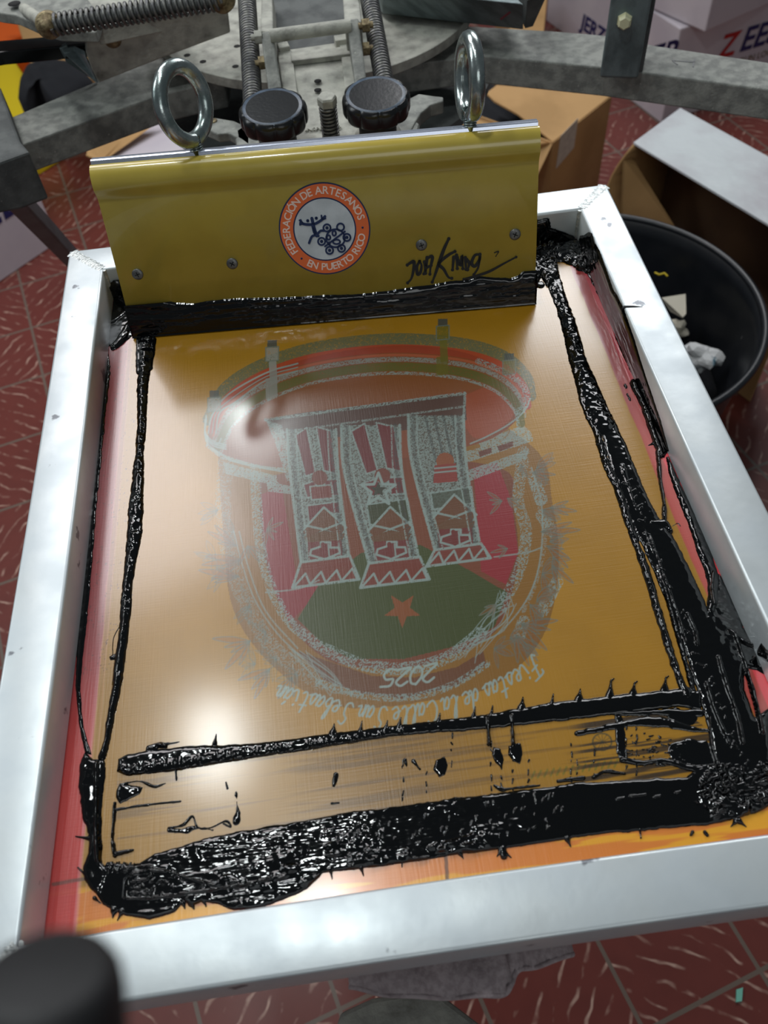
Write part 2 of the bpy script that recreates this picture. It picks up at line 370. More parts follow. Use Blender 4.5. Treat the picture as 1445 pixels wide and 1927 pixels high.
# --- three sashes
def sash(x0,x1,y0,yb,bx0,bx1,fy,k):
    # x0..x1 at y0, narrowing to bx0..bx1 at yb, flare to fy
    L=[(x0,y0),(x0+6,(y0+yb)/2-40),(bx0,yb)]; Rr=[(x1,y0),(x1+6,(y0+yb)/2-30),(bx1,yb)]
    full=catmull(L)+catmull(Rr)[::-1]
    poly(full,(92,84,70),.97); poly(full,GR,.75,noise=.44)
    T=lambda s,t:( (1-t)*((1-s)*x0+s*x1)+t*((1-s)*bx0+s*bx1)+6*math.sin(t*math.pi), (1-t)*y0+t*yb-(8*s))
    def q(sts,c,a=.97,out=GR):
        pp=[T(s,t) for s,t in sts]; poly(pp,c,a)
        if out: stroke(pp+[pp[0]],3,out,.9,.3)
    red=(112,22,20)
    for tt_ in ((.3,.46,.62,.78) if k==2 else ()): stroke([T(tt_,.02),T(tt_,.34)],5,(60,60,56),.6,.3)
    if k<2:
        q([(.14,.05),(.40,.0),(.43,.34),(.22,.36)],red); q([(.6,.0),(.88,.04),(.84,.36),(.6,.33)],red)
        q([(.15,.42),(.4,.4),(.42,.52),(.2,.52)],red); q([(.58,.4),(.84,.4),(.84,.52),(.6,.52)],red)
        hx=.5
        if k==0: q([(.28,.44),(.72,.44),(.74,.54),(.28,.54)],(124,46,28)); q([(.18,.58),(.84,.57),(.84,.66),(.5,.64),(.2,.72)],red)
        else: q([(.12,.58),(.88,.56),(.9,.74),(.5,.66),(.12,.76)],(56,62,20))
        pp=[(T(.5,.38)[0]+15*math.cos(a),T(.5,.38)[1]+14*math.sin(a)) for a in np.linspace(0,6.28,16)]; poly(pp,(120,50,24),.95)
    else:
        cx,cy=T(.45,.40); poly([(cx+17*math.cos(a),cy-12+16*math.sin(a)) for a in np.linspace(0,6.28,16)],(150,78,30),.97)
        poly([(cx-20,cy-4),(cx+20,cy-8),(cx+24,cy+26),(cx-22,cy+30)],(146,48,32),.97)
        for d in (2,10): stroke([(cx-20,cy+d),(cx+22,cy+d-4)],3,GR,.9)
        q([(.08,.58),(.9,.56),(.9,.68),(.08,.7)],(70,78,56),.8)
    cx,cy=T(.5,.73); 
    poly([(cx-40,cy+14),(cx,cy-30),(cx+40,cy+6),(cx+32,cy+20),(cx,cy+8),(cx-30,cy+26)],(112,62,18),.97)
    stroke([(cx-42,cy+14),(cx,cy-32),(cx+42,cy+6)],4,GR,.95,.2); stroke([(cx-36,cy+2),(cx,cy+10),(cx+36,cy-4)],4,GR,.9,.2)
    poly([(cx-38,cy+24),(cx,cy+12),(cx+40,cy+18),(cx+34,cy+30),(cx-30,cy+38)],(110,66,20),.95)
    cy2=cy+52; poly([(cx-32,cy2-18),(cx+34,cy2-22),(cx+36,cy2+16),(cx-28,cy2+20)],(116,34,24),.97)
    stroke([(cx-26,cy2+6),(cx-24,cy2-4),(cx-6,cy2-10),(cx-6,cy2-18),(cx+12,cy2-18),(cx+12,cy2-8),(cx+28,cy2-8),(cx+30,cy2+2),(cx+2,cy2+14),(cx-26,cy2+6)],4,GR,.95,.1)
    stroke([(cx-2,cy2-14),(cx+1,cy2+8)],8,(116,34,24),1); stroke([(cx+8,cy2-14),(cx+10,cy2+8)],3,GR,.9)
    for Z_,o in ((L,1),(Rr,-1)):
        cc=catmull(Z_); stroke(cc,5,GR,.95,.25); stroke([(x+9*o,y) for x,y in cc],7,(70,70,66),.6,.4); stroke([(x+16*o,y) for x,y in cc],3,GR,.8,.35)
    # flare
    fx0,fx1=bx0-16,bx1+18
    fl=[(bx0,yb),(bx1,yb-12),(fx1,fy-16),(fx0,fy)]
    poly(fl,(126,48,24),.97); stroke(fl+[fl[0]],5,GR,.95,.25)
    zz=[]; n=8
    for i in range(n+1):
        t=i/n; zz.append((fx0+4+(fx1-fx0-8)*t+( 6 if i%2 else 0),(fy-3-13*t)-(22 if i%2 else 0)))
    stroke(zz,4,GR,.95,.15)
sash(540,632,808,1058,566,658,1106,0)
sash(768,872,782,1035,818,905,1066,2)
sash(642,752,800,1060,694,790,1106,1)
sp=star(712,922,34,14,math.pi*.3,.95); stroke(sp+[sp[0]],5,GR,1,.1); sp=star(712,922,16,7,math.pi*.3,.95); poly(sp,(60,60,40),1)
# --- leaf sprays as thin line work
rg=random.Random(5)
def leaf(x,y,a,l,wd,c=GR,al=.75,fill=None):
    ca,sa=math.cos(a),math.sin(a)
    pts=[(x+ca*l*t-sa*wd*s*math.sin(math.pi*t)**.8,y+sa*l*t+ca*wd*s*math.sin(math.pi*t)**.8) for s,ts in ((1,np.linspace(0,1,7)),(-1,np.linspace(1,0,7))) for t in ts]
    if fill: poly(pts,fill,.35)
    stroke(pts,1.7,c,al); stroke([(x,y),(x+ca*l*.9,y+sa*l*.9)],1.3,c,al*.7)
for (bx,by) in [(405,1050),(420,1080),(470,1140),(500,1190),(440,1000),(520,1240),(560,1270),(480,1250),(410,960)]:
    for k in range(6): leaf(bx,by,rg.uniform(1.6,4.4),rg.uniform(18,44),rg.uniform(3,6),GD,.5)
for (bx,by) in [(1010,880),(1020,960),(1035,1020),(1020,1080),(1010,1130),(1000,1180),(960,1200),(985,1210),(1040,1050),(930,1220)]:
    for k in range(7): leaf(bx,by,rg.uniform(-1.2,1.5),rg.uniform(20,46),rg.uniform(3,7),GD,.6,(150,92,20))
for pts in [[(440,1000),(455,1060),(480,1130),(520,1190),(570,1240)],[(450,1000),(468,1070),(500,1150),(560,1220)],[(1000,880),(1020,960),(1015,1060),(990,1130),(940,1190),(890,1215)],[(500,1115),(560,1108),(600,1092)],[(930,1048),(990,1040),(1020,1030)]]:
    stroke(pts,3,GR,.7,.2,True)
for k in range(9): stroke([(560+rg.uniform(-20,20),1225+rg.uniform(-10,10)),(600+rg.uniform(0,30),1270+rg.uniform(-10,30)),(640+rg.uniform(-20,20),1300+rg.uniform(-20,20))],2,GR,.6,0,True)
for k in range(12): stroke([(960+rg.uniform(-30,20),1130+rg.uniform(-20,20)),(930+rg.uniform(-30,30),1180+rg.uniform(-20,20)),(890+rg.uniform(-30,20),1230+rg.uniform(-20,20))],2,GR,.6,0,True)
def flower(x,y,a,l,n=4,sp=.5):
    z=lambda q: (350+q[0]/1.9013,580+q[1]/1.9013)
    x,y=z((x,y)); l=l/1.9
    for i in range(n):
        t=a+(i-(n-1)/2)*sp/max(1,n-1)*2; L_=l*(.8+.25*math.sin(i*2.1+x))
        tip=(x+L_*math.cos(t),y+L_*math.sin(t)); m1=(x+L_*.5*math.cos(t-.16),y+L_*.5*math.sin(t-.16)); m2=(x+L_*.5*math.cos(t+.16),y+L_*.5*math.sin(t+.16))
        c_=catmull([(x,y),m1,tip,m2,(x,y)],5); poly(c_,(150,88,20),.45); stroke(c_,1.8,GD,.75)
for f_ in [(1240,590,-.1,80,4,.5),(1200,560,1.5,50,3,.4),(1130,690,3.0,60,4,.7),(1150,680,.6,60,3,.5),(1300,715,0,95,4,.35),(1270,800,-.05,140,3,.25),(1290,850,.5,110,3,.3),(1310,920,1.0,100,3,.3),(1200,1130,.5,130,5,.6),(1180,1170,1.0,120,4,.5),(1150,860,2.9,60,3,.6),(1110,1060,2.4,70,4,.5),(1230,1060,.8,80,3,.5),
           (200,900,2.9,150,4,.35),(190,960,3.2,140,4,.3),(180,850,3.6,120,3,.3),(290,790,.3,60,5,1.4),(230,1190,2.6,130,5,.6),(300,1290,2.3,120,5,.5),(380,1320,2.0,90,4,.5),(220,850,1.2,80,4,.8)]: flower(*f_)
# the printed area is opaque and a little darker than the bare emulsion
dk_=inside(U,V,halo)|inside(U,V,head); C[dk_]*=.80
# --- lettering turned upside down: a single stroke hand
G={'F':[[(1,1),(.2,.95),(.1,.8)],[(.55,.95),(.4,.4),(.2,0),(0,.1)],[(.25,.5),(.8,.55)]],
'i':[[(.2,.5),(.25,.1),(.4,0),(.6,.1)],[(.3,.68),(.33,.72)]],
'e':[[(0,.2),(.4,.3),(.45,.5),(.2,.5),(.1,.2),(.3,0),(.6,.1)]],
's':[[(0,.05),(.3,.5),(.45,.2),(.3,0),(.05,.03)],[(.42,.05),(.6,.1)]],
't':[[(.3,.95),(.15,.2),(.3,0),(.5,.08)],[(0,.6),(.5,.63)]],
'a':[[(.5,.4),(.25,.5),(.05,.2),(.2,0),(.45,.3),(.5,.5),(.45,.1),(.55,0),(.7,.1)]],
'd':[[(.5,.4),(.25,.5),(.05,.2),(.2,0),(.45,.3),(.65,1),(.5,.2),(.6,0),(.75,.1)]],
'l':[[(0,.1),(.3,.6),(.4,1),(.25,.95),(.15,.2),(.3,0),(.5,.1)]],
'C':[[(.8,.85),(.6,1),(.2,.8),(.05,.35),(.3,0),(.7,.1),(.8,.2)]],
'S':[[(.8,.9),(.5,1),(.3,.75),(.55,.5),(.5,.1),(.2,0),(0,.15)]],
'n':[[(0,.1),(.15,.5),(.1,0)],[(.12,.3),(.35,.5),(.45,.4),(.4,.05),(.6,.08)]],
'b':[[(0,.1),(.3,.8),(.3,1),(.15,.8),(.1,.1),(.3,0),(.5,.25),(.3,.42),(.15,.35)]],
'J':[[(.3,.9),(.7,1),(.5,.3),(.2,-.2),(0,0),(.5,.2)]],
'u':[[(0,.5),(.05,.1),(.25,0),(.45,.3),(.5,.5),(.5,.1),(.65,.08)]],
'á':[[(.5,.4),(.25,.5),(.05,.2),(.2,0),(.45,.3),(.5,.5),(.45,.1),(.55,0),(.7,.1)],[(.3,.65),(.45,.8)]],
'2':[[(.05,.8),(.35,1),(.6,.75),(.3,.35),(0,0),(.6,.05)]],'0':[[(.3,1),(.05,.6),(.1,.15),(.35,0),(.6,.4),(.55,.85),(.3,1)]],
'5':[[(.65,1),(.2,.97),(.12,.6),(.45,.6),(.6,.3),(.4,0),(.05,.08)]],' ':[]}
def script(txt,path,size,wd,c=GR,a=.9):
    pth=[np.array(p,float) for p in catmull(path,8)]; cum=[0]
    for p,q_ in zip(pth[:-1],pth[1:]): cum.append(cum[-1]+np.linalg.norm(q_-p))
    W=[(.34 if ch==' ' else (.9 if ch in 'FCSJ' else .6)) for ch in txt]; k=cum[-1]/sum(W); x=0
    for ch,wv in zip(txt,W):
        d=x*k; i=max(0,min(len(pth)-2,np.searchsorted(cum,d)-1)); t=(d-cum[i])/(cum[i+1]-cum[i]+1e-9); p=pth[i]+(pth[i+1]-pth[i])*t
        tx=(pth[i+1]-pth[i]); tx/=np.linalg.norm(tx); up=np.array([tx[1],-tx[0]])
        for s_ in G[ch]: stroke([tuple(p+tx*(sx+.25*sy)*k*.95+up*sy*size) for sx,sy in s_],wd,c,a,0,True)
        x+=wv
script('Fiestas de la Calle San Sebastián',[(1003,1230),(971,1258),(929,1280),(897,1295),(855,1308),(813,1319),(760,1329),(708,1329),(655,1322),(602,1308),(560,1298),(525,1288)],42,3.6)
script('2025',[(822,1248),(775,1256),(724,1260)],32,4.4)
# registration marks, printed maker's mark
for x,y in [((100,1664),(170,1652))]: stroke([x,y],7,(90,60,50),.75)
stroke([(838,1598),(842,1660)],7,(80,56,44),.8)
for i in range(14): stroke([(1000+i*12,1465-i*1.7),(1006+i*12,1452-i*1.7)],4,(110,110,20),.7)
for a_ in np.linspace(0,6.28,13): stroke([(1133,1396),(1133+17*math.cos(a_),1396+15*math.sin(a_))],1.6,(60,64,40),.6)
stroke([(1133+18*math.cos(a_),1396+16*math.sin(a_)) for a_ in np.linspace(0,6.3,20)],3,(60,64,40),.8)
# ink veil dragged thin over the mesh under the two ink lines
veil=inside(U,V,[(220,1450),(500,1410),(760,1380),(1280,1335),(1345,1380),(1380,1440),(1200,1472),(860,1505),(560,1548),(330,1596),(220,1620)])
st=fbm(X*14,Y*420,3)
mix(veil*sm(st,.5,.7),(70,48,28),.45)
mix(veil*(.35*sm(U,480,760)*(1-sm(U,760,1000))),(60,40,30),.8)
mix(veil*sm(U,1060,1110)*sm(st+.15*fbm(X*60,Y*60),.52,.64),(34,24,16),.85)
# small specks and dirt scattered along the left edge
sp_=fbm(X*900,Y*500,2)
mix((sp_>.80)*(ox<.04)*(Y>.2),(60,30,20),.7)
C*=(.95-.16*(sm(ox,.016,.020)*sm(oy,.028,.034)*sm(ex,.012,.018)))[...,None]   # the emulsion is denser inside its red edge

def grid_mesh(name, X_,Y_,Z_, keep=None, colors=None, smooth=True):
    ny,nx=X_.shape; idx=np.arange(ny*nx).reshape(ny,nx)
    q_=np.stack([idx[:-1,:-1],idx[:-1,1:],idx[1:,1:],idx[1:,:-1]],-1)
    if keep is not None: q_=q_[keep]
    else: q_=q_.reshape(-1,4)
    used=np.unique(q_); rm=np.full(ny*nx,-1); rm[used]=np.arange(len(used)); q_=rm[q_]
    co=np.stack([X_.ravel()[used],Y_.ravel()[used],Z_.ravel()[used]],-1)
    me=bpy.data.meshes.new(name); me.vertices.add(len(co)); me.vertices.foreach_set('co',co.astype(np.float32).ravel())
    me.loops.add(len(q_)*4); me.loops.foreach_set('vertex_index',q_.astype(np.int32).ravel())
    me.polygons.add(len(q_)); me.polygons.foreach_set('loop_start',np.arange(0,len(q_)*4,4,dtype=np.int32)); me.polygons.foreach_set('loop_total',np.full(len(q_),4,dtype=np.int32))
    me.update(calc_edges=True); me.polygons.foreach_set('use_smooth',np.full(len(q_),smooth))
    if colors is not None:
        at=me.color_attributes.new('paint','FLOAT_COLOR','POINT'); c4=np.ones((len(co),4),np.float32); c4[:,:3]=colors.reshape(-1,3)[used]; at.data.foreach_set('color',c4.ravel())
    return me

# ------------------------------------------------------------------ FLOOR
def floor_material():
    m=bpy.data.materials.new('red_streaked_tiles'); m.use_nodes=True; nt=m.node_tree; N=nt.nodes; L=nt.links; b=N['Principled BSDF']
    tc=N.new('ShaderNodeTexCoord'); mp=N.new('ShaderNodeMapping'); mp.vector_type='TEXTURE'
    t0=P(59,617,ZF); mp.inputs['Location'].default_value=(t0[0],t0[1],0); mp.inputs['Rotation'].default_value=(0,0,math.radians(15.6)); mp.inputs['Scale'].default_value=(.2,.2,1)
    L.new(tc.outputs['Object'],mp.inputs['Vector'])
    def vm(op,a,b_=None):
        n=N.new('ShaderNodeVectorMath'); n.operation=op; L.new(a,n.inputs[0])
        if b_ is not None:
            if isinstance(b_,tuple): n.inputs[1].default_value=b_
            else: L.new(b_,n.inputs[1])
        return n.outputs[0]
    def mm(op,a,b_=0.5,c_=None):
        n=N.new('ShaderNodeMath'); n.operation=op
        for i,vv in enumerate((a,b_,c_)):
            if vv is None: continue
            if isinstance(vv,(int,float)): n.inputs[i].default_value=vv
            else: L.new(vv,n.inputs[i])
        return n.outputs[0]
    fr=vm('FRACTION',mp.outputs[0]); fl=vm('FLOOR',mp.outputs[0])
    sx=N.new('ShaderNodeSeparateXYZ'); L.new(fr,sx.inputs[0])
    gx=mm('ABSOLUTE',mm('SUBTRACT',sx.outputs[0])); gy=mm('ABSOLUTE',mm('SUBTRACT',sx.outputs[1]))
    g=mm('GREATER_THAN',mm('MAXIMUM',gx,gy),.484)
    wn=N.new('ShaderNodeTexWhiteNoise'); L.new(fl,wn.inputs['Vector'])
    vr=N.new('ShaderNodeVectorRotate'); vr.rotation_type='Z_AXIS'; L.new(fr,vr.inputs['Vector']); vr.inputs['Center'].default_value=(.5,.5,0)
    L.new(mm('MULTIPLY',mm('FLOOR',mm('MULTIPLY',wn.outputs['Value'],4.0)),math.pi/2),vr.inputs['Angle'])
    wv=N.new('ShaderNodeTexWave'); wv.wave_type='BANDS'; wv.bands_direction='DIAGONAL'; wv.inputs['Scale'].default_value=3.4; wv.inputs['Distortion'].default_value=5; wv.inputs['Detail'].default_value=2; wv.inputs['Detail Scale'].default_value=.9
    L.new(vm('ADD',vr.outputs[0],vm('MULTIPLY',wn.outputs['Color'],(7,7,7))),wv.inputs['Vector'])
    st=N.new('ShaderNodeMapRange'); st.inputs[1].default_value=.87; st.inputs[2].default_value=1.0; L.new(wv.outputs[1],st.inputs[0])
    n2=N.new('ShaderNodeTexNoise'); n2.inputs['Scale'].default_value=5; n2.inputs['Detail'].default_value=3; L.new(mp.outputs[0],n2.inputs['Vector'])
    n3=N.new('ShaderNodeMapRange'); n3.inputs[1].default_value=.46; n3.inputs[2].default_value=.66; L.new(n2.outputs[0],n3.inputs[0])
    k=mm('MULTIPLY',st.outputs[0],n3.outputs[0])
    base=N.new('ShaderNodeMix'); base.data_type='RGBA'; base.inputs[6].default_value=(*lin((118,58,50)),1); base.inputs[7].default_value=(*lin((100,48,42)),1); L.new(n2.outputs[0],base.inputs[0])
    m1=N.new('ShaderNodeMix'); m1.data_type='RGBA'; L.new(k,m1.inputs[0]); L.new(base.outputs[2],m1.inputs[6]); m1.inputs[7].default_value=(*lin((190,156,140)),1)
    m2=N.new('ShaderNodeMix'); m2.data_type='RGBA'; L.new(g,m2.inputs[0]); L.new(m1.outputs[2],m2.inputs[6]); m2.inputs[7].default_value=(*lin((110,96,86)),1)
    L.new(m2.outputs[2],b.inputs['Base Color']); b.inputs['Roughness'].default_value=.32
    bp=N.new('ShaderNodeBump'); bp.inputs['Strength'].default_value=.5; bp.inputs['Distance'].default_value=.002; bp.invert=True; L.new(g,bp.inputs['Height']); L.new(bp.outputs[0],b.inputs['Normal'])
    return m
fb=MB(); fb.slab([(-4,-2,ZF),(5,-2,ZF),(5,7,ZF),(-4,7,ZF)],(0,0,-.05)); tag(build(fb,'floor',floor_material()),kind='structure')

# ------------------------------------------------------------------ SCREEN FRAME
fr=thing('screen_printing_frame',(FW/2,FH/2,-RH),'aluminium screen printing frame with amber stencil of a drum and ribbons, smeared with black ink','screen frame')
def rail(p,q_,inw,name):
    p=np.array(p,float); q_=np.array(q_,float); L=np.linalg.norm(q_-p); t=(q_-p)/L; inw=np.array(inw,float)
    r=.0022; prof=[]
    for (cx,cz,a0) in ((RW-r,-r,90),(r,-r,180),(r,-RH+r,270),(RW-r,-RH+r,360)):
        for k in range(5):
            a=math.radians(a0-0+ (k/4)*90 if a0!=90 else 0+ (k/4)*90); 
            prof.append((cx+r*math.cos(a),cz+r*math.sin(a)))
    ang=[(RW-r,-r,0,90),(r,-r,90,180),(r,-RH+r,180,270),(RW-r,-RH+r,270,360)]; prof=[]
    for cx,cz,a0,a1 in ang:
        for k in range(5):
            a=math.radians(a0+(a1-a0)*k/4); prof.append((cx+r*math.cos(a),cz+r*math.sin(a)))
    ns=24; vs=[]; n=len(prof)
    for i in range(ns+1):
        s_=i/ns
        for a,z in prof:
            al=a*(1-s_)+(L-a)*s_
            bow=0.0016*math.sin(math.pi*s_)     # tensioned rails bow inward a little
            vs.append(p+t*al+inw*(a+bow)+np.array([0,0,z]))
    mb=MB(); mb.add(vs,[(i*n+k,(i+1)*n+k,(i+1)*n+(k+1)%n,i*n+(k+1)%n) for i in range(ns) for k in range(n)],True)
    mb.add(vs[:n],[tuple(range(n))]); mb.add(vs[-n:],[tuple(range(n))])
    return build(mb,name,M['alu'],fr)
rl=rail((0,FH,0),(0,0,0),(1,0,0),'frame_rail'); rr_=rail((FW,0,0),(FW,FH,0),(-1,0,0),'frame_rail'); rb=rail((0,0,0),(FW,0,0),(0,1,0),'frame_rail'); rt=rail((FW,FH,0),(0,FH,0),(0,-1,0),'frame_rail')
# weld seams on the mitres
for (cx,cy,dx,dy,par) in ((0,FH,1,-1,rt),(FW,FH,-1,-1,rt),(FW,0,-1,1,rb),(0,0,1,1,rb)):
    mb=MB(); d=np.array([dx,dy,0])/math.sqrt(2); nrm=np.array([-d[1],d[0],0]); n=44; L=RW*math.sqrt(2)
    vs=[]
    for i in range(n+1):
        s_=.004+ (L-.005)*i/n; hgt=.0003+.00022*math.sin(i*2.4)
        wv=.0055+.0008*math.sin(i*1.3)
        for (a,z) in ((-1,-.0004),(-.6,hgt*.8),(0,hgt),(.6,hgt*.8),(1,-.0004)): vs.append(np.array([cx,cy,0])+d*s_+nrm*wv*a+np.array([0,0,z]))
    mb.add(vs,[(i*5+k,i*5+k+1,(i+1)*5+k+1,(i+1)*5+k) for i in range(n) for k in range(4)],True)
    pts=[np.array([cx+dx*(RW+.0005),cy+dy*(RW+.0005),z+.0004*math.sin(z*3000)]) for z in np.linspace(-.001,-.031,16)]
    mb.tube(pts,.0019,8); build(mb,'weld_seam',M['weld'],par)
# saw cut in the right rail
mb=MB(); a=P(1171,577,0); b=P(1209,577,0); c=P(1190,574,0); d=P(1171,574,0)
mb.slab([P(1170,580,.0003),P(1174,575,.0003),P(1190,575,.0003),P(1209,577,.0003),P(1190,578,.0003),P(1176,578.5,.0003)],(0,0,-.0008))
e=P(1171,578,0); mb.box((FW-RW-.0018,e[1],-.010),((1,0,0),(0,1,0),(0,0,1)),(.0006,.0007,.009)); build(mb,'saw_cut',M['dark_cut'],rr_)
# the mesh
me=grid_mesh('stencil_mesh',S.X,S.Y,np.full_like(S.X,ZM),colors=C)
mm_=bpy.data.materials.new('stencil_mesh'); mm_.use_nodes=True; nt=mm_.node_tree; b=nt.nodes['Principled BSDF']
at=nt.nodes.new('ShaderNodeAttribute'); at.attribute_name='paint'; nt.links.new(at.outputs['Color'],b.inputs['Base Color'])
b.inputs['Roughness'].default_value=.32; b.inputs['Specular IOR Level'].default_value=.62; b.inputs['Coat Weight'].default_value=.9; b.inputs['Coat Roughness'].default_value=.16
tc=nt.nodes.new('ShaderNodeTexCoord'); hs=[]
for st_ in ((900,30,1),(30,900,1)):
    mp=nt.nodes.new('ShaderNodeMapping'); mp.inputs['Scale'].default_value=st_; nt.links.new(tc.outputs['Object'],mp.inputs['Vector'])
    nz=nt.nodes.new('ShaderNodeTexNoise'); nz.inputs['Scale'].default_value=1; nz.inputs['Detail'].default_value=2; nt.links.new(mp.outputs[0],nz.inputs['Vector']); hs.append(nz)
ad=nt.nodes.new('ShaderNodeMath'); ad.operation='ADD'; nt.links.new(hs[0].outputs[0],ad.inputs[0]); nt.links.new(hs[1].outputs[0],ad.inputs[1])
bp=nt.nodes.new('ShaderNodeBump'); bp.inputs['Strength'].default_value=.14; bp.inputs['Distance'].default_value=.0006; nt.links.new(ad.outputs[0],bp.inputs['Height']); nt.links.new(bp.outputs[0],b.inputs['Normal'])
o=link('stencil_mesh',me,mm_,fr); o['label']='amber emulsion mesh with a drum, ribbons and upside-down lettering'

# ------------------------------------------------------------------ INK on the mesh
I=Field(RW+.0004,FW-RW-.0004,RW+.0004,FH-RW-.0004,.00045,ZM)
IU,IV,IX,IY=I.U,I.V,I.X,I.Y
LUMP=(fbm(IX*150,IY*150,2)-.5)*.75; FINE=(fbm(IX*400,IY*400,1)-.5)*.5; EDGE=fbm(IX*160,IY*160,3)-.5
DRAG=fbm(IX*60,IY*520,3)-.5
class Ink:
    def __init__(s): s.h=np.full(IU.shape,-.01)
    def put(s,w_,d,hm,rad,lump,fine,edge):
        """d: px inside the outline (positive) -> height in metres"""
        d=d+edge*EDGE[w_]*2
        k=np.clip(d/rad,0,1); prof=hm*np.sqrt(np.clip(1-(1-k)**2,0,1))
        h=np.where(d>0,prof+(lump*LUMP[w_]+fine*FINE[w_])*np.clip(d/6,0,1),d*.0004)
        s.h[w_]=np.maximum(s.h[w_],h)
    def line(s,pts,hm=.0022,lump=.0012,fine=.0004,edge=2,rad=None):
        if len(pts)>2:
            c=catmull(pts,6); ws=[]
            for i in range(len(pts)-1):
                for j in range(6): ws.append(pts[i][2]+(pts[i+1][2]-pts[i][2])*j/6)
            ws.append(pts[-1][2])
        else: c=[p[:2] for p in pts]; ws=[p[2] for p in pts]
        mw=max(ws); w_=I.win(c,mw+8)
        if w_ is None: return
        u,v=IU[w_],IV[w_]; D=np.full(u.shape,-1e9)
        for i in range(len(c)-1):
            d,t=seg_dist(u,v,c[i],c[i+1]); D=np.maximum(D,(ws[i]+(ws[i+1]-ws[i])*t)/2-d)
        s.put(w_,D,hm,rad or mw/2,lump,fine,edge)
    def area(s,pts,hm=.002,rad=14,lump=.0008,fine=.0003,edge=3):
        w_=I.win(pts,10)
        if w_ is None: return
        u,v=IU[w_],IV[w_]; D=np.full(u.shape,1e9)
        for a,b_ in zip(pts,pts[1:]+pts[:1]): D=np.minimum(D,seg_dist(u,v,a,b_)[0])
        D=np.where(inside(u,v,pts),D,-D); s.put(w_,D,hm,rad,lump,fine,edge)
    def make(s,name,label,mat='ink'):
        h=s.h; mx=np.maximum(np.maximum(h[:-1,:-1],h[1:,:-1]),np.maximum(h[:-1,1:],h[1:,1:]))
        keep=mx>-.0004; Z=ZM+np.maximum(h,-.0005)
        me=grid_mesh(name,IX,IY,Z,keep=keep); o=link(name,me,M[mat]); return tag(o,label,'ink')
def spike(k,x,y,tx,ty,wd=14): k.line([(x,y,wd),((x+tx)/2,(y+ty)/2,wd*.4),(tx,ty,1.6)],.002,.0004,.0002,.5)

# left bead
k=Ink()
k.line([(277,636,30),(272,690,24),(268,740,20),(267,790,18),(263,850,16),(260,900,22),(255,960,28),(252,1010,28),(246,1050,21),(240,1100,19),(236,1150,20),(231,1200,18),(225,1250,19),(218,1300,15),(208,1350,14),(200,1400,12),(192,1425,14)],.0034,.0026,.0008,2.2)
k.line([(262,640,12),(262,700,12)],.002); k.line([(288,640,14),(280,690,14)],.0022)
k.line([(231,1170,1.8),(214,1200,1.4),(212,1235,1.4)],.0005,0,0,0); k.area([(206,1236),(216,1232),(218,1240),(208,1242)],.001,4)
k.make('ink_bead','lumpy black ink bead running down the left side of the stencil')
# band against the left rail, blob at the squeegee's left end
k=Ink()
k.area([(222,520),(250,600),(262,620),(240,640),(215,655),(200,650),(208,690),(203,740),(196,809),(187,900),(178,1000),(170,1100),(162,1180),(153,1260),(150,1300),(158,1370),(172,1420),(160,1418),(148,1360),(143,1290),(146,1180),(150,1040),(160,900),(174,760),(184,640),(196,540)],.0012,8,.0005,.0002,2)
k.line([(212,655,10),(228,640,16),(244,615,14),(252,600,14)],.0034,.002,.0008,2)
k.line([(205,610,10),(222,600,8),(238,585,14)],.002,.001)
k.line([(205,700,6),(196,760,4)],.001)
k.make('ink_smear','thin black ink band caught along the inside of the left rail')
# thick corner and wide puddle along the bottom
k=Ink()
k.area([(160,1415),(175,1430),(196,1430),(200,1450),(194,1500),(190,1560),(192,1625),(205,1640),(200,1665),(190,1690),(172,1676),(158,1655),(158,1630),(168,1605),(166,1570),(156,1540),(148,1480),(150,1440)],.0022,10,.0010,.0004,3)
k.line([(184,1440,10),(184,1500,10),(183,1560,9),(186,1620,10)],.0040,.0006,.0003,1)
pud=[(186,1640),(205,1622),(235,1626),(262,1624),(290,1608),(315,1600),(345,1590),(381,1579),(433,1568),(503,1556),(574,1544),(645,1530),(740,1519),(862,1501),(984,1487),(1081,1474),(1203,1467),(1290,1462),(1320,1440),(1420,1430),(1450,1440),(1450,1515),(1423,1530),(1350,1550),(1228,1562),(1130,1569),(1008,1589),(862,1608),(760,1624),(668,1636),(607,1642),(579,1673),(527,1697),(480,1711),(442,1713),(409,1702),(381,1695),(362,1704),(345,1696),(329,1716),(282,1731),(235,1722),(218,1716),(193,1702),(174,1673),(160,1655)]
k.area(pud,.0016,10,.0004,.0002,2.5)
# churned, spattered relief inside the puddle
w_=I.win(pud,0); inn=inside(IU,IV,pud); L_=sm(IU,230,330)*(1-sm(IU,880,1080)); 
vv=(IV-(1735-.158*(IU-230)))   # distance from the puddle's lower edge
band=np.exp(-((IV-(1700-.165*(IU-200)))/34.)**2)
cell=fbm(IX*230,IY*330,1)
gate=sm(fbm(IX*70,IY*150,2),.44,.60)
k.h+=np.where(inn,.0020*cell*(L_*band+.25*L_)*gate+.0008*DRAG*L_,0)
R2=sm(IU,1300,1345)*sm(IV,1430,1460)*(1-sm(IV,1530,1550)); k.h+=np.where(inn,.0026*np.abs(cell-.5)*2*R2,0)
rg=random.Random(3)
for i in range(70):
    x=rg.uniform(600,1060); y=1640-.155*(x-600)-rg.uniform(15,85); rr=rg.uniform(2,5)
    k.line([(x,y,rr),(x+rg.uniform(-3,3),y+rg.uniform(2,8),rr)],.0026,.0004,.0002,.5)
for (x,y,l) in [(1160,1506,14),(1185,1500,30),(1230,1502,12),(1270,1494,10),(983,1524,5),(1003,1560,4),(1030,1560,4)]: k.line([(x,y,4),(x+l,y-3,3)],.0028,.0003,.0002,.5)
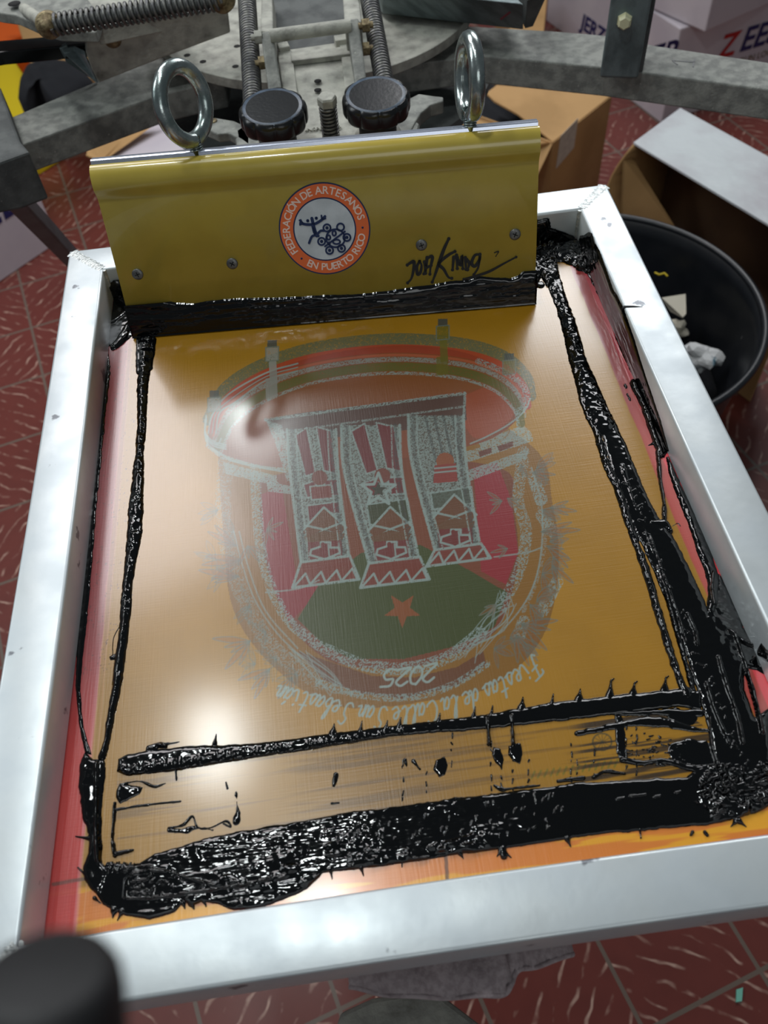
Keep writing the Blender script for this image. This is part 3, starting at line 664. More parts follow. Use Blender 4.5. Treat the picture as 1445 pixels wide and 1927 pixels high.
for (x,y,tx,ty,wd) in [(215,1712,212,1728,16),(230,1715,221,1732,12),(360,1700,366,1712,14),(382,1692,388,1706,12),(345,1700,348,1710,10),(182,1580,142,1574,16),(165,1650,146,1632,8),(178,1690,190,1700,8),(622,1636,625,1654,9),(680,1634,684,1648,8),(757,1620,756,1632,6),(866,1606,872,1616,10),(1067,1578,1074,1594,12),(945,1598,935,1612,16),(945,1600,962,1614,14),(1385,1545,1375,1556,12),(1390,1545,1404,1556,12),(1204,1562,1206,1578,4)]: spike(k,x,y,tx,ty,wd)
k.line([(945,1604,12),(948,1612,14)],.002,.0005); k.line([(1303,1566,7),(1300,1571,5)],.0016,0,0,0); k.line([(1326,1566,7),(1331,1572,6)],.0016,0,0,0)
for y in (1642,1655): k.line([(238,y,5),(250,y-8,5),(285,y-10,5),(280,y,5),(250,y+6,5)],.0030,.0005)
k.line([(235,1690,6),(245,1650,5),(300,1640,6),(360,1655,5),(420,1672,6)],.0034,.0008); k.line([(240,1692,6),(300,1690,6),(370,1680,7),(480,1662,6),(560,1640,5)],.0034,.0006)
for i in range(26):
    x=rg.uniform(240,330); y=rg.uniform(1655,1690); k.line([(x,y,4),(x+rg.uniform(-8,8),y+rg.uniform(-8,8),4)],.0032,.0006)
for i in range(60):
    x=200+rg.random()*60; k.line([(x,1628+rg.random()*18,3),(x+2,1622+rg.random()*8,2)],.0026,.0004)
k.make('ink_puddle','wide thick black ink puddle with churned glossy left half near the bottom rail')
# upper transverse bead with its row of little peaks
k=Ink()
top=[(222,1428),(240,1420),(282,1412),(362,1403),(456,1401),(550,1390),(645,1378),(740,1366),(911,1345),(1033,1323),(1179,1306),(1281,1296),(1320,1300)]
bot=[(1320,1338),(1277,1330),(1130,1348),(984,1365),(886,1374),(740,1385),(692,1393),(598,1408),(503,1422),(409,1437),(315,1452),(240,1460),(220,1452)]
k.area(top+bot,.0022,11,.0006,.0003,2)
bl=inside(IU,IV,top+bot); k.h+=np.where(bl&(IU<760),.0016*np.abs(fbm(IX*420,IY*160,1)-.5)*2*sm(IV-(1437-.13*(IU-400)),-22,-6),0)
for (x,b_,t) in [(404,1400,1382),(626,1383,1362),(678,1376,1357),(726,1371,1356),(751,1366,1350),(825,1358,1342),(891,1348,1330),(924,1347,1328),(981,1334,1312),(1038,1326,1306),(1089,1318,1296),(1147,1311,1279),(1191,1308,1284),(1250,1300,1274)]:
    spike(k,x,b_,x+3,t,18 if b_-t>20 else 10)
    if b_-t>22: k.line([(x+2,t+3,3),(x+8,t-2,2)],.0012,0,0,0)
k.line([(282,1410,14),(300,1402,10),(322,1399,4),(338,1396,2)],.002,.001); k.line([(298,1403,8),(312,1405,8)],.003,.001)
for x in (918,963): k.line([(x,1350,7),(x+2,1400,6)],.0034,.0012,.0006,2)
k.make('ink_bead','black ink bead with a row of tiny peaks crossing below the upside-down lettering')
# broken streaks between the bead and the puddle
k=Ink()
k.area([(222,1478),(232,1474),(268,1482),(262,1494),(240,1506),(226,1512),(218,1500)],.0014,8)
k.line([(226,1476,5),(262,1470,3),(290,1480,7),(312,1474,2)],.0014,.001); k.line([(216,1524,5),(280,1514,4),(340,1508,2)],.0012,.0006)
k.line([(216,1512,5),(214,1545,8),(212,1580,6),(216,1610,9)],.0022,.0016,.0006,3); k.line([(222,1606,8),(250,1600,5)],.002,.001)
k.line([(330,1436,3),(332,1468,3)],.001); k.line([(425,1472,2),(428,1484,3)],.001)
k.line([(318,1558,3),(345,1552,5),(362,1536,5),(372,1556,4),(395,1558,3),(425,1545,4),(434,1556,3),(420,1550,3)],.0014,.001,.0006,2)
k.line([(320,1562,8),(345,1564,10),(370,1558,7),(400,1562,4)],.0008,.0018,.001,6)
k.line([(444,1490,2),(447,1530,6),(444,1546,12)],.0012,.0018,.0008,6)
k.line([(632,1458,10),(628,1478,5)],.0016,.001); k.line([(624,1512,2),(638,1511,2)],.001)
k.area([(820,1430),(836,1424),(842,1440),(838,1458),(826,1464),(816,1448)],.0009,6)
k.area([(928,1405),(942,1408),(948,1430),(944,1444),(932,1436),(926,1420)],.0009,6); k.area([(956,1404),(978,1400),(984,1420),(978,1438),(966,1432),(956,1420)],.0011,6)
k.line([(778,1432,8),(790,1448,4)],.0008); k.line([(762,1430,6),(765,1442,3)],.0008)
for (x,y0,y1) in [(758,1430,1540),(802,1452,1520),(850,1380,1440),(924,1395,1510),(943,1440,1490),(965,1400,1500),(994,1430,1475),(1075,1400,1470),(1086,1430,1475),(1118,1410,1480),(1178,1370,1450),(1198,1370,1450)]:
    yy=y0
    while yy<y1: k.line([(x+rg.uniform(-1.5,1.5),yy,rg.uniform(1.5,4)),(x+rg.uniform(-1.5,1.5),yy+rg.uniform(3,12),rg.uniform(1,3))],.0011,.0004,.0002,.6); yy+=rg.uniform(12,26)
k.line([(930,1478,3),(945,1486,8),(960,1484,3),(1015,1478,4)],.0014,.0008); k.line([(1050,1470,8),(1080,1466,5),(1098,1464,7)],.0014,.0008); k.line([(1118,1462,8),(1140,1452,7),(1175,1456,6)],.0016,.001)
k.line([(1085,1380,7),(1130,1372,12),(1180,1362,12),(1240,1358,20),(1300,1372,10),(1345,1376,8)],.0014,.0006,.0003,3)
k.line([(1160,1345,6),(1200,1342,8),(1260,1340,12),(1320,1342,14)],.0014,.0006,.0003,3)
k.area([(1262,1400),(1300,1390),(1330,1392),(1345,1420),(1380,1450),(1320,1452),(1270,1436),(1256,1418)],.0006,16,.0006,.0002,5)
k.line([(1164,1352,14),(1168,1400,16),(1170,1430,10)],.0008,.0008,.0004,5)
k.line([(1170,1430,10),(1210,1436,8),(1250,1432,9),(1300,1446,12),(1360,1452,16)],.0018,.0012,.0004,3)
k.line([(1335,1352,7),(1338,1400,6),(1350,1440,8)],.003,.001); k.line([(1270,1345,30),(1300,1352,24)],.0006,.0008,.0004,5)
for i in range(60):
    x=rg.uniform(1170,1290); y=rg.uniform(1380,1440); k.line([(x,y,rg.uniform(1.5,4)),(x+rg.uniform(0,10),y+rg.uniform(-2,3),1.5)],.001,.0004,.0002,.6)
k.make('ink_streak','broken streaks and spots of black ink between the peaked bead and the puddle')
# right hand strands
k=Ink()
k.line([(1036,505,26),(1046,540,26),(1060,580,26),(1075,630,30),(1088,680,32),(1102,720,40),(1120,770,46),(1135,800,44)],.0036,.0024,.0008,2)
k.line([(1118,795,14),(1140,870,14),(1162,920,13),(1188,1000,14),(1214,1070,15),(1238,1150,15),(1262,1230,13),(1284,1290,14),(1292,1305,26)],.0030,.0022,.0008,2.5)
k.line([(1170,880,16),(1192,950,9),(1220,1020,8),(1248,1100,8),(1268,1170,9),(1288,1240,9),(1304,1300,12)],.0026,.0018,.0006,2)
k.line([(1140,790,30),(1165,860,42),(1192,930,44),(1216,985,52),(1238,1020,60),(1262,1070,64),(1284,1120,66),(1306,1170,68),(1330,1230,78),(1352,1290,84),(1372,1350,90),(1388,1410,94),(1395,1470,90)],.0020,.0006,.0003,2,rad=16)
k.line([(1222,1010,3),(1250,1090,3),(1275,1160,4),(1290,1210,4)],.0030,.0014,.0005,1)
k.area([(1330,1150),(1352,1080),(1368,1105),(1400,1180),(1428,1215),(1450,1228),(1450,1275),(1424,1262),(1402,1258),(1400,1300),(1420,1350),(1450,1330),(1450,1440),(1380,1440),(1340,1300),(1310,1200)],.0020,12,.0008,.0004,3)
for (p) in [[(1292,1160),(1306,1190),(1310,1215)],[(1340,1080),(1338,1110),(1342,1140)],[(1350,1240),(1365,1290),(1385,1350),(1395,1400)],[(1380,1195),(1392,1230),(1404,1265),(1420,1320),(1432,1380)],[(1328,1290),(1345,1345),(1370,1400)],[(1372,1190),(1400,1212),(1424,1222)]]:
    k.line([(x,y,8) for x,y in p],.0042,.0016,.0006,1.5)
for i in range(70):
    x=rg.uniform(1310,1440); y=rg.uniform(1440,1525); k.line([(x,y,rg.uniform(3,6)),(x+rg.uniform(-12,12),y+rg.uniform(-10,10),3)],.0042,.0012,.0006,1)
for i in range(40):
    t=rg.random(); x=1160+t*230; y=860+t*560; k.line([(x+rg.uniform(-12,12),y,2.6),(x+2,y+4,2.4)],.0032,0,0,0)
k.make('ink_strand','broad black ink strand running down the right side of the stencil into the corner')
k=Ink()
k.area([(1100,505),(1122,500),(1135,520),(1160,590),(1186,650),(1206,700),(1226,760),(1240,800),(1256,850),(1250,862),(1238,855),(1226,810),(1208,760),(1192,710),(1168,660),(1146,600),(1118,540)],.0016,10,.0006,.0002,2)
k.line([(1190,720,10),(1215,775,12),(1230,820,12),(1244,858,10)],.0034,.0018,.0008,2)
k.line([(1238,850,10),(1242,900,7),(1249,945,7),(1250,985,10)],.0026,.0014,.0005,1.5)
k.line([(1256,862,6),(1270,905,14),(1290,950,18),(1308,995,20),(1325,1040,24),(1340,1085,24),(1343,1120,22),(1338,1150,22)],.0026,.0012,.0005,2)
k.line([(1225,985,14),(1250,988,18),(1262,1000,10)],.0028,.0012)
k.line([(1236,832,8),(1220,838,2)],.001); k.line([(1265,990,3),(1275,985,2),(1280,990,2)],.0008)
for (x,y) in [(1176,725),(1180,742),(1184,750)]: k.line([(x,y,4),(x+2,y+4,3)],.0012,.0005)
k.make('ink_strand','forked black ink strand hugging the inside of the right rail')
# pile of ink in the far right corner
k=Ink()
k.area([(990,470),(1090,452),(1112,460),(1124,505),(1122,525),(1104,514),(1085,503),(1062,494),(1048,492),(1052,515),(1046,535),(1030,540),(1018,520),(1005,560),(985,560)],.0048,14,.0030,.0014,3)
k.line([(1018,536,12),(1006,536,8)],.002)
for i in range(22):
    x=rg.uniform(1015,1050); y=rg.uniform(462,510); k.line([(x,y,7),(x+rg.uniform(-8,8),y+rg.uniform(-6,6),5)],.0065,.002,.0008,1.5)
for i in range(10):
    x=rg.uniform(1075,1105); y=rg.uniform(488,508); k.line([(x,y,6),(x+rg.uniform(-8,8),y+rg.uniform(-4,4),5)],.0062,.002,.0008,1.5)
inkpile=k.make('ink_pile','thick lumpy pile of black ink in the far right corner of the frame')
# the ink that climbs the inner faces of the rails there
def splat(name,pts,o,n,u,v,parent,hm=.0012,lump=.0014):
    poly3=[PP(a,b_,o,n) for a,b_ in pts]; o=np.array(o); u=np.array(u,float); v=np.array(v,float); n=np.array(n,float)
    pu=[(np.dot(p-o,u),np.dot(p-o,v)) for p in poly3]; a=np.array(pu); mn=a.min(0)-.003; mxx=a.max(0)+.003
    gx,gy=np.meshgrid(np.arange(mn[0],mxx[0],.0007),np.arange(mn[1],mxx[1],.0007)); D=np.full(gx.shape,1e9)
    for p,q_ in zip(pu,pu[1:]+pu[:1]): D=np.minimum(D,seg_dist(gx,gy,p,q_)[0])
    D=np.where(inside(gx,gy,pu),D,-D)+.0012*(fbm(gx*300,gy*300)-.5)
    kk=np.clip(D/.004,0,1); h=np.where(D>0,hm*np.sqrt(1-(1-kk)**2)+lump*(fbm(gx*(260 if lump>.001 else 60),gy*260,2)-.5)*kk,D*.5); h=np.maximum(h,-.0008)
    XYZ=o+gx[...,None]*u+gy[...,None]*v+h[...,None]*n
    mx=np.maximum(np.maximum(h[:-1,:-1],h[1:,:-1]),np.maximum(h[:-1,1:],h[1:,1:]))
    return link(name,grid_mesh(name,XYZ[...,0],XYZ[...,1],XYZ[...,2],keep=mx>-.0007),M['ink'],parent)
yb=FH-RW-.0018
splat('ink_smear',[(1000,412),(1012,418),(1030,415),(1034,432),(1052,438),(1072,446),(1090,456),(1090,480),(1000,490)],(.3,yb-.0002,0),(0,-1,0),(1,0,0),(0,0,1),rt)
splat('ink_smear',[(1090,448),(1098,446),(1106,441),(1112,443),(1116,460),(1122,495),(1110,505),(1090,490)],(FW-RW-.0018,.3,0),(-1,0,0),(0,1,0),(0,0,1),rr_,.001)
splat('ink_smear',[(1118,462),(1126,476),(1140,515),(1150,545),(1160,562),(1170,582),(1190,636),(1210,700),(1231,761),(1242,793),(1257,848),(1240,850),(1215,790),(1190,720),(1160,640),(1130,570),(1105,505)],(FW-RW-.0020,.3,0),(-1,0,0),(0,1,0),(0,0,1),rr_,.0006,.0004)
splat('ink_smear',[(196,545),(205,540),(218,531),(240,530),(250,600),(210,600),(196,570)],(.1,yb-.0002,0),(0,-1,0),(1,0,0),(0,0,1),rt)
splat('ink_smear',[(1425,1222),(1432,1212),(1440,1222),(1460,1235),(1460,1262),(1440,1240),(1425,1232)],(FW-RW-.0012,.2,0),(-1,0,0),(0,1,0),(0,0,1),rr_,.001)

# ------------------------------------------------------------------ SQUEEGEE
BL=P(252,634,ZM+.0015); BR=P(1006,570,ZM+.0015); LQ=np.linalg.norm(BR-BL); uq=(BR-BL)/LQ
hv=np.array([.0029207,.04471217,.13790319]); vq=hv-np.dot(hv,uq)*uq; vq/=np.linalg.norm(vq); nq=np.cross(uq,vq); 
if nq[1]>0: nq=-nq
def Q(u,v,n): return BL+uq*u+vq*v+nq*n
sq=thing('squeegee',tuple(BL+uq*LQ/2),'yellow metal ink squeegee with round sticker and handwriting, standing on the mesh','squeegee')
def extr(prof,u0,u1,name,mat,par,smooth=False,bevel=0):
    mb=MB(); n=len(prof); vs=[Q(u0,v,m) for v,m in prof]+[Q(u1,v,m) for v,m in prof]
    mb.add(vs,[tuple(range(n)),tuple(range(2*n-1,n-1,-1))]); mb.add(vs,[(i,(i+1)%n,(i+1)%n+n,i+n) for i in range(n)],smooth)
    return build(mb,name,mat,par,bevel)
HV=.1455
prof=[(.008,0),(.1175,0),(.1205,.0009),(.1230,.0022),(.1255,.0040),(.128,.0054),(.133,.0058),(.138,.0052),(.1418,.0034),(.1442,.0008),(.1455,-.002)]
back=[(.1455,-.0035),(.1442,-.0035),(.140,.0005),(.133,.0040),(.127,.0022),(.119,-.0012),(.112,-.002),(.008,-.002)]
hold=extr(prof+back,0,LQ,'holder',M['yellow'],sq,True)
for p in hold.data.polygons: 
    if len(p.vertices)>4: p.use_smooth=False
extr([(.1440,-.0030),(.1482,-.0035),(.1490,-.0048),(.1490,-.0120),(.1440,-.0135)],.0008,LQ-.0008,'top_trim',M['silver'],sq,bevel=.0004)
extr([(.1445,-.0135),(.1430,-.0200),(.110,-.0240),(.030,-.0125),(.008,-.0110),(.008,-.0095),(.030,-.0105),(.110,-.0222),(.1415,-.0185),(.1430,-.0130)],0,LQ,'back_plate',M['yellow'],sq)
extr([(0,-.0035),(0,-.0062),(.030,-.0092),(.030,-.0022),(.008,-.0022)],.0006,LQ-.0006,'rubber_blade',M['blade'],sq)
def onq(px,py,n=0.0):
    p=PP(px,py,Q(0,0,n),nq); d=p-BL; return np.dot(d,uq),np.dot(d,vq)
# screws
for (x,y) in [(259,516),(437,496),(793,461),(969,441)]:
    u,v=onq(x,y); c=Q(u,v,0); mb=MB()
    mb.lathe(c,nq,[(.0048,-.0004),(.0048,.0006),(.0042,.0011),(.0024,.0013),(0,.0013)],24)
    s_=build(mb,'screw',M['spring'],sq,origin=c)
    mb=MB(); a=rg.uniform(0,1.5); d1=uq*math.cos(a)+vq*math.sin(a); d2=np.cross(nq,d1)
    mb.box(c+nq*.0012,(d1,d2,nq),(.0022,.0004,.0004)); mb.box(c+nq*.0012,(d2,d1,nq),(.0022,.0004,.0004)); build(mb,'cross_slot',M['hole'],s_)
# sticker
su,sv=onq(611,432); e1,_=onq(697,430); SR=abs(e1-su)
c0=Q(su,sv,.0003)
def disc(r0,r1,mat,name,lift,par,seg=72,h=.00012):
    mb=MB(); vs=[];fs=[]
    for k in range(seg):
        t=2*math.pi*k/seg; d=uq*math.cos(t)+vq*math.sin(t); vs+= [c0+nq*lift+d*r0, c0+nq*lift+d*r1, c0+nq*(lift-h)+d*r1]
    for k in range(seg):
        j=(k+1)%seg; fs+=[(3*k,3*k+1,3*j+1,3*j),(3*k+1,3*k+2,3*j+2,3*j+1)]
    mb.add(vs,fs); return build(mb,name,mat,par)
st=disc(0.0001,SR,M['stk_navy'],'sticker',.0001,sq); st['label']='round orange and white association sticker'
disc(SR*.69,SR*.97,M['stk_orange'],'sticker_ring',.0002,st); disc(.0001,SR*.66,M['stk_white'],'sticker_centre',.0002,st)
def ringtext(txt,a0,a1,r,size,flip):
    n=len(txt); wd=[.45 if ch in 'I' else (.5 if ch==' ' else (.75 if ch in 'EFL' else 1)) for ch in txt]; tot=sum(wd); x=0; obs=[]
    for ch,w__ in zip(txt,wd):
        t=math.radians(a0+(a1-a0)*(x+w__/2)/tot); x+=w__
        if ch==' ': continue
        rad=uq*math.cos(t)+vq*math.sin(t); up=-rad if flip else rad; xd=np.cross(up,nq)
        cen=c0+rad*r
        obs.append((ch,cen,xd,up))
    return obs
def joined_text(items,size,name,mat,par,off=.0):
    vs=[];fs=[]
    mb=MB()
    for ch,cen,xd,up in items:
        o=text(ch,size,cen,xd,up,mat,name+'_tmp',None,lift=.0003,extrude=.00005,offset=off)
        me=o.data; b_=len(mb.v)
        mb.add([v.co[:] for v in me.vertices],[tuple(p.vertices) for p in me.polygons]); bpy.data.objects.remove(o); bpy.data.meshes.remove(me)
    return build(mb,name,mat,par)
joined_text(ringtext('FEDERACIÓN DE ARTESANOS',214,9,SR*.83,.0,False),.0086,'sticker_lettering',M['stk_cream'],st,.00012)
joined_text(ringtext('EN PUERTO RICO',236,348,SR*.83,.0,True),.0086,'sticker_lettering',M['stk_cream'],st,.00012)
for a in (225,-1.5):
    mb=MB(); t=math.radians(a); cc=c0+(uq*math.cos(t)+vq*math.sin(t))*SR*.83; mb.lathe(cc,nq,[(.0009,.0002),(.0009,.0004),(0,.00045)],12); build(mb,'sticker_dot',M['stk_navy'],st)
def flat_strokes(strokes,wd,name,mat,par,lift,conv,closed_smooth=True,taper=False):
    """ribbons with a little thickness lying on the squeegee face"""
    mb=MB()
    for s_ in strokes:
        w__=wd
        if isinstance(s_,tuple): s_,w__=s_
        pts=catmull(s_,5) if (len(s_)>2 and closed_smooth) else s_
        pts=[conv(*p) for p in pts]; p3=[Q(u,v,lift) for u,v in pts]; n=len(p3); vs=[]
        for i in range(n):
            t=p3[min(i+1,n-1)]-p3[max(i-1,0)]; L=np.linalg.norm(t)
            if L<1e-9: t=uq; L=1
            t=t/L; s2=np.cross(nq,t)*w__/2*((.6+.4*math.sin(math.pi*min(1,(i+1)/n*1.2))) if taper else 1)
            vs+=[p3[i]+s2,p3[i]-s2,p3[i]+s2-nq*.0003,p3[i]-s2-nq*.0003]
        fs=[]
        for i in range(n-1):
            a=i*4; b_=a+4; fs+=[(a,a+1,b_+1,b_),(a,b_,b_+2,a+2),(a+1,a+3,b_+3,b_+1)]
        mb.add(vs,fs)
        for e_ in (0,n-1): mb.lathe(p3[e_]-nq*.0002,nq,[(w__/2,0),(w__/2,.0002),(0,.00021)],10,smooth=False)
    return build(mb,name,mat,par)
zc=lambda x,y:onq(480+x/2.676,320+y/2.676)
def circ(cx,cy,rx,ry=None,n=14): ry=ry or rx; return [(cx+rx*math.cos(t),cy+ry*math.sin(t)) for t in np.linspace(0,2*math.pi,n)]
emb=[circ(405,342,47,45)]
for cx,cy in [(362,290),(430,286),(462,338),(435,393),(375,403),(335,358)]: emb+= [circ(cx,cy,18)]
for cx,cy in [(362,290),(462,338),(435,393),(375,403),(335,358)]: emb+=[(circ(cx,cy,4,4,8),.0014)]
emb+=[[(352,383),(452,308)],circ(398,317,9,12,10),circ(370,338,9,11,10),circ(410,360,18,11,12),[(372,362),(378,380)]]
emb+=[([(228,266),(262,273),(300,270),(335,250),(352,232)],.0022),[(224,252),(240,266),(226,274)],[(334,228),(338,246),(354,242)],[(230,250),(236,268)],
      ([(286,242),(296,285),(310,330)],.0026),([(290,280),(300,315),(318,330)],.0024),([(308,325),(288,332),(278,350),(272,366)],.0020),([(316,318),(330,305),(346,304)],.0020)]
emb+=[(circ(265,254,3,3,8),.0016),(circ(308,241,3,3,8),.0016)]
flat_strokes(emb,.0015,'sticker_emblem',M['stk_navy'],st,.0009,zc)
sig=[[(766,478),(784,466),(800,462),(798,500),(787,545),(768,568)],[(828,460),(814,488),(818,524),(832,515),(838,480),(828,460)],[(852,462),(858,495),(850,522)],[(866,440),(858,520)],[(866,446),(886,434),(893,445),(884,485),(880,524)],[(860,492),(886,480)],
 ([(975,346),(950,400),(925,470),(905,530),(892,564)],.0030),[(1006,410),(970,430),(926,470),(950,500),(972,538),(990,545)],[(1000,438),(994,502)],[(1014,428),(1018,496)],[(1018,440),(1034,480),(1042,430),(1046,496)],[(1058,440),(1062,500)],[(1066,450),(1078,470),(1070,502)],
 [(1132,424),(1106,430),(1090,468),(1106,484),(1128,455),(1132,428),(1124,488),(1102,526)],([(1050,549),(1110,534),(1180,510),(1250,472),(1314,438)],.0024),([(1205,416),(1226,410),(1212,434)],.0010)]
flat_strokes(sig,.0029,'signature',M['marker'],sq,.0004,zc,taper=True)
# wet ink along the foot
tp=[(233,574),(240,566),(262,560),(290,562),(330,571),(365,573),(395,567),(425,564),(500,562),(560,560),(600,557),(650,556),(700,553),(735,548),(780,541),(820,536),(850,531),(880,527),(900,522),(930,524),(960,525),(975,520),(985,512),(1000,511),(1010,511)]
tuv=[onq(x,y,.001) for x,y in tp]; tu=[a for a,_ in tuv]; tv=[b_ for _,b_ in tuv]
gu,gv=np.meshgrid(np.arange(-.0015,LQ+.0015,.0006),np.arange(-.001,.030,.0006)); vt=np.interp(gu,tu,tv)+.0012*(fbm(gu*160,gv*30,3)-.5)
D=np.minimum(vt-gv,np.minimum(gv+.0016,np.minimum(gu+.0024,LQ+.0020-gu)))
kk=np.clip(D/.0035,0,1); h=np.where(D>0,.0018*np.sqrt(1-(1-kk)**2)+(.0012*(fbm(gu*40,gv*260,2)-.5)+.0002*(fbm(gu*300,gv*500,1)-.5))*kk,D*.6); h=np.maximum(h,-.0008)
h+=np.where((gv<.011)&(gv>.0),-.0018*(1-gv/.011),0)*.6
XYZ=BL+gu[...,None]*uq+gv[...,None]*vq+(h+.0002)[...,None]*nq; mx=np.maximum(np.maximum(h[:-1,:-1],h[1:,:-1]),np.maximum(h[:-1,1:],h[1:,1:]))
o=link('ink_coat',grid_mesh('ink_coat',XYZ[...,0],XYZ[...,1],XYZ[...,2],keep=mx>-.0024),M['ink'],sq); o['label']='wet black ink along the lower edge'
for u_ in (LQ+.0006,-.0006):
    mb=MB(); mb.box(Q(u_,.0122,-.004),(uq,vq,nq),(.0010,.0118,.0048)); build(mb,'ink_coat',M['ink'],sq,.0008)
# eye bolts
def eyebolt(px,py,tilt,ringdir,lift,ro):
    u,v=onq(px,py,-.008); base=Q(u,.1480,-.0078); ax=vq+uq*tilt; ax=ax/np.linalg.norm(ax)
    mb=MB(); r=.0054
    mb.tube([base-ax*.012,base+ax*.006,base+ax*lift*.5,base+ax*lift],[r*.9,r*.9,r*.95,r*1.05],16)
    for i in range(5): mb.lathe(base+ax*(.0005+.0018*i),ax,[(r*.9,0),(r*1.06,.0005),(r*.9,.0010)],16)
    mb2=MB(); cen=base+ax*(lift+ro); rd=ringdir-np.dot(ringdir,ax)*ax; rd/=np.linalg.norm(rd)
    pts=[]; n=40
    for i in range(n+1):
        t=-math.pi/2+ (2*math.pi*.985)*i/n
        pts.append(cen+rd*math.cos(t)*ro+ax*math.sin(t)*ro*1.12+np.cross(rd,ax)*(.0038*(i/n-.35)))
    mb2.tube(pts,.0060,18)
    o=build(mb,'eye_bolt',M['zinc'],sq); build(mb2,'bolt_eye',M['zinc'],o)
eyebolt(370,283,-.10,np.array([.62,.78,0]),.011,.0235)
eyebolt(884,228,.02,np.array([.03,-.99,0]),.012,.0235)

# ------------------------------------------------------------------ THE PRESS
# turntable: two dusty plates with radial arms
tt=thing('press_turntable',(.2635,1.19,-.03),'dusty round grey press turntable behind the squeegee with arms spreading left and right','printing press')
DC=np.array([.2632,1.171]); 
mb=MB(); mb.lathe((DC[0],DC[1],-.042),(0,0,1),[(.219,0),(.2195,.0005),(.2195,.0115),(.2185,.012),(.0,.012)],128,smooth=False); build(mb,'upper_plate',M['castlite'],tt)
mb=MB(); mb.lathe((DC[0],DC[1],-.135),(0,0,1),[(.245,0),(.245,.012),(0,.012)],96,smooth=False); build(mb,'lower_plate',M['castdark'],tt)
mb=MB(); mb.lathe((DC[0],DC[1],-.9),(0,0,1),[(.075,0),(.075,.70),(.11,.76),(.11,.86)],48); build(mb,'centre_column',M['castdark'],tt)
for x,y in [(382,116),(443,125),(446,87),(352,104)]:
    mb=MB(); p=P(x,y,-.0299); mb.lathe(p,(0,0,1),[(.0042,0),(.0042,.0003),(0,.0003)],16,smooth=False); build(mb,'bolt_hole',M['hole'],tt)
def arm(pts,z,depth,name,mat,par,bevel=.002):
    mb=MB(); mb.slab([P(x,y,z) for x,y in pts],(0,0,-depth)); return build(mb,name,mat,par,bevel)
ra=arm([(700,58),(870,48),(1041,58),(1148,67),(1230,85),(1445,117),(1600,140),(1600,190),(1445,168),(1140,127),(905,104),(700,130)],-.055,.036,'radial_arm',M['cast'],tt)
la=arm([(430,80),(260,112),(178,154),(29,217),(-120,283),(-95,332),(52,268),(300,178),(420,150)],-.055,.036,'radial_arm',M['cast'],tt)
arm([(790,118),(865,127),(770,165),(700,186),(660,190),(660,150)],-.1,.012,'spoke_plate',M['castdark'],tt)
# upright bracket on the right arm
br=thing('arm_bracket',tuple(P(1190,150,-.055)),'upright rounded grey bracket with pale bolt on the right press arm','bracket')
mb=MB()
b0=P(1164,148,-.058); sc=.0225
prof=[]; 
for k in range(9):
    t=math.pi*k/8; prof.append((math.cos(t)*sc,math.sin(t)*sc*.9))
top_=b0+np.array([0,0,.098]); xr=np.array([.955,-.295,0]); 
pts=[b0-xr*sc,b0+xr*sc,top_+xr*sc]+[top_+xr*c_+np.array([0,0,1])*s_ for c_,s_ in prof[1:-1]]+[top_-xr*sc]
yr=np.array([.295,.955,0])
mb.slab(pts,yr*.012); build(mb,'bracket_plate',M['steelblue'],br,.003,3)
mb=MB(); q0=b0+xr*.010+yr*.012; mb.slab([q0-xr*.010,q0+xr*.018,q0+xr*.018+np.array([0,0,.13]),q0-xr*.004+np.array([0,0,.13])],yr*.035); build(mb,'bracket_back',M['castdark'],br,.002)
mb=MB(); bc=PP(1175,38,b0,yr)-yr*.001; mb.lathe(bc,-yr,[(.009,-.001),(.009,.001),(.0078,.0012),(.0078,.007),(.006,.0085),(0,.0085)],6,smooth=False); build(mb,'bolt',M['boltwhite'],br); 
# number written on the arm
mb=MB()
for a,b_ in [((1307,112),(1304,126)),((1307,117),(1265,114)),((1265,114),(1275,122))]:
    p=P(*a,-.0548); q_=P(*b_,-.0548); mb.box((p+q_)/2,((q_-p)/np.linalg.norm(q_-p),np.cross([0,0,1],(q_-p)/np.linalg.norm(q_-p)),(0,0,1)),(np.linalg.norm(q_-p)/2,.0008,.0003))
build(mb,'handwritten_number',M['pencil'],ra)
# clamp post on the left arm
lb=thing('arm_bracket',tuple(P(20,260,-.055)),'blocky grey bracket clamped on the left press arm at the photo edge','bracket')
mb=MB(); mb.slab([P(-60,130,-.03),P(0,163,-.03),P(38,265,-.03),P(55,285,-.03),P(0,305,-.03),P(-80,320,-.03)],(0,0,-.06)); build(mb,'bracket_block',M['castdark'],lb,.003)
# print arm at the top right of the turntable
tb=thing('print_arm',tuple(P(860,40,-.02)),'blue grey steel print arm lying over the right of the turntable','beam')
mb=MB(); A=[P(718,-60,.015),P(1000,-40,.015),P(1010,8,.015),P(985,12,.015),P(722,-14,.015)]
f0=P(720,26,-.022); f1=P(985,56,-.022); f2=P(985,8,.018); f3=P(720,-20,.018)
mb.slab([f0,f1,f2,f3],(-.03,.14,0)); build(mb,'beam',M['steelblue'],tb,.0015)
mb=MB(); mb.slab([P(988,54,-.021),P(1003,50,-.021),P(1030,-10,.02),P(992,0,.018)],(0,.12,0)); build(mb,'end_plate',M['castdark'],tb,.001)
mb=MB(); p=PP(942,36,f0,np.cross(f1-f0,f3-f0)); q_=PP(960,22,f0,np.cross(f1-f0,f3-f0)); nn=np.cross(f1-f0,f3-f0); nn/=np.linalg.norm(nn); nn*= -1 if nn[1]>0 else 1
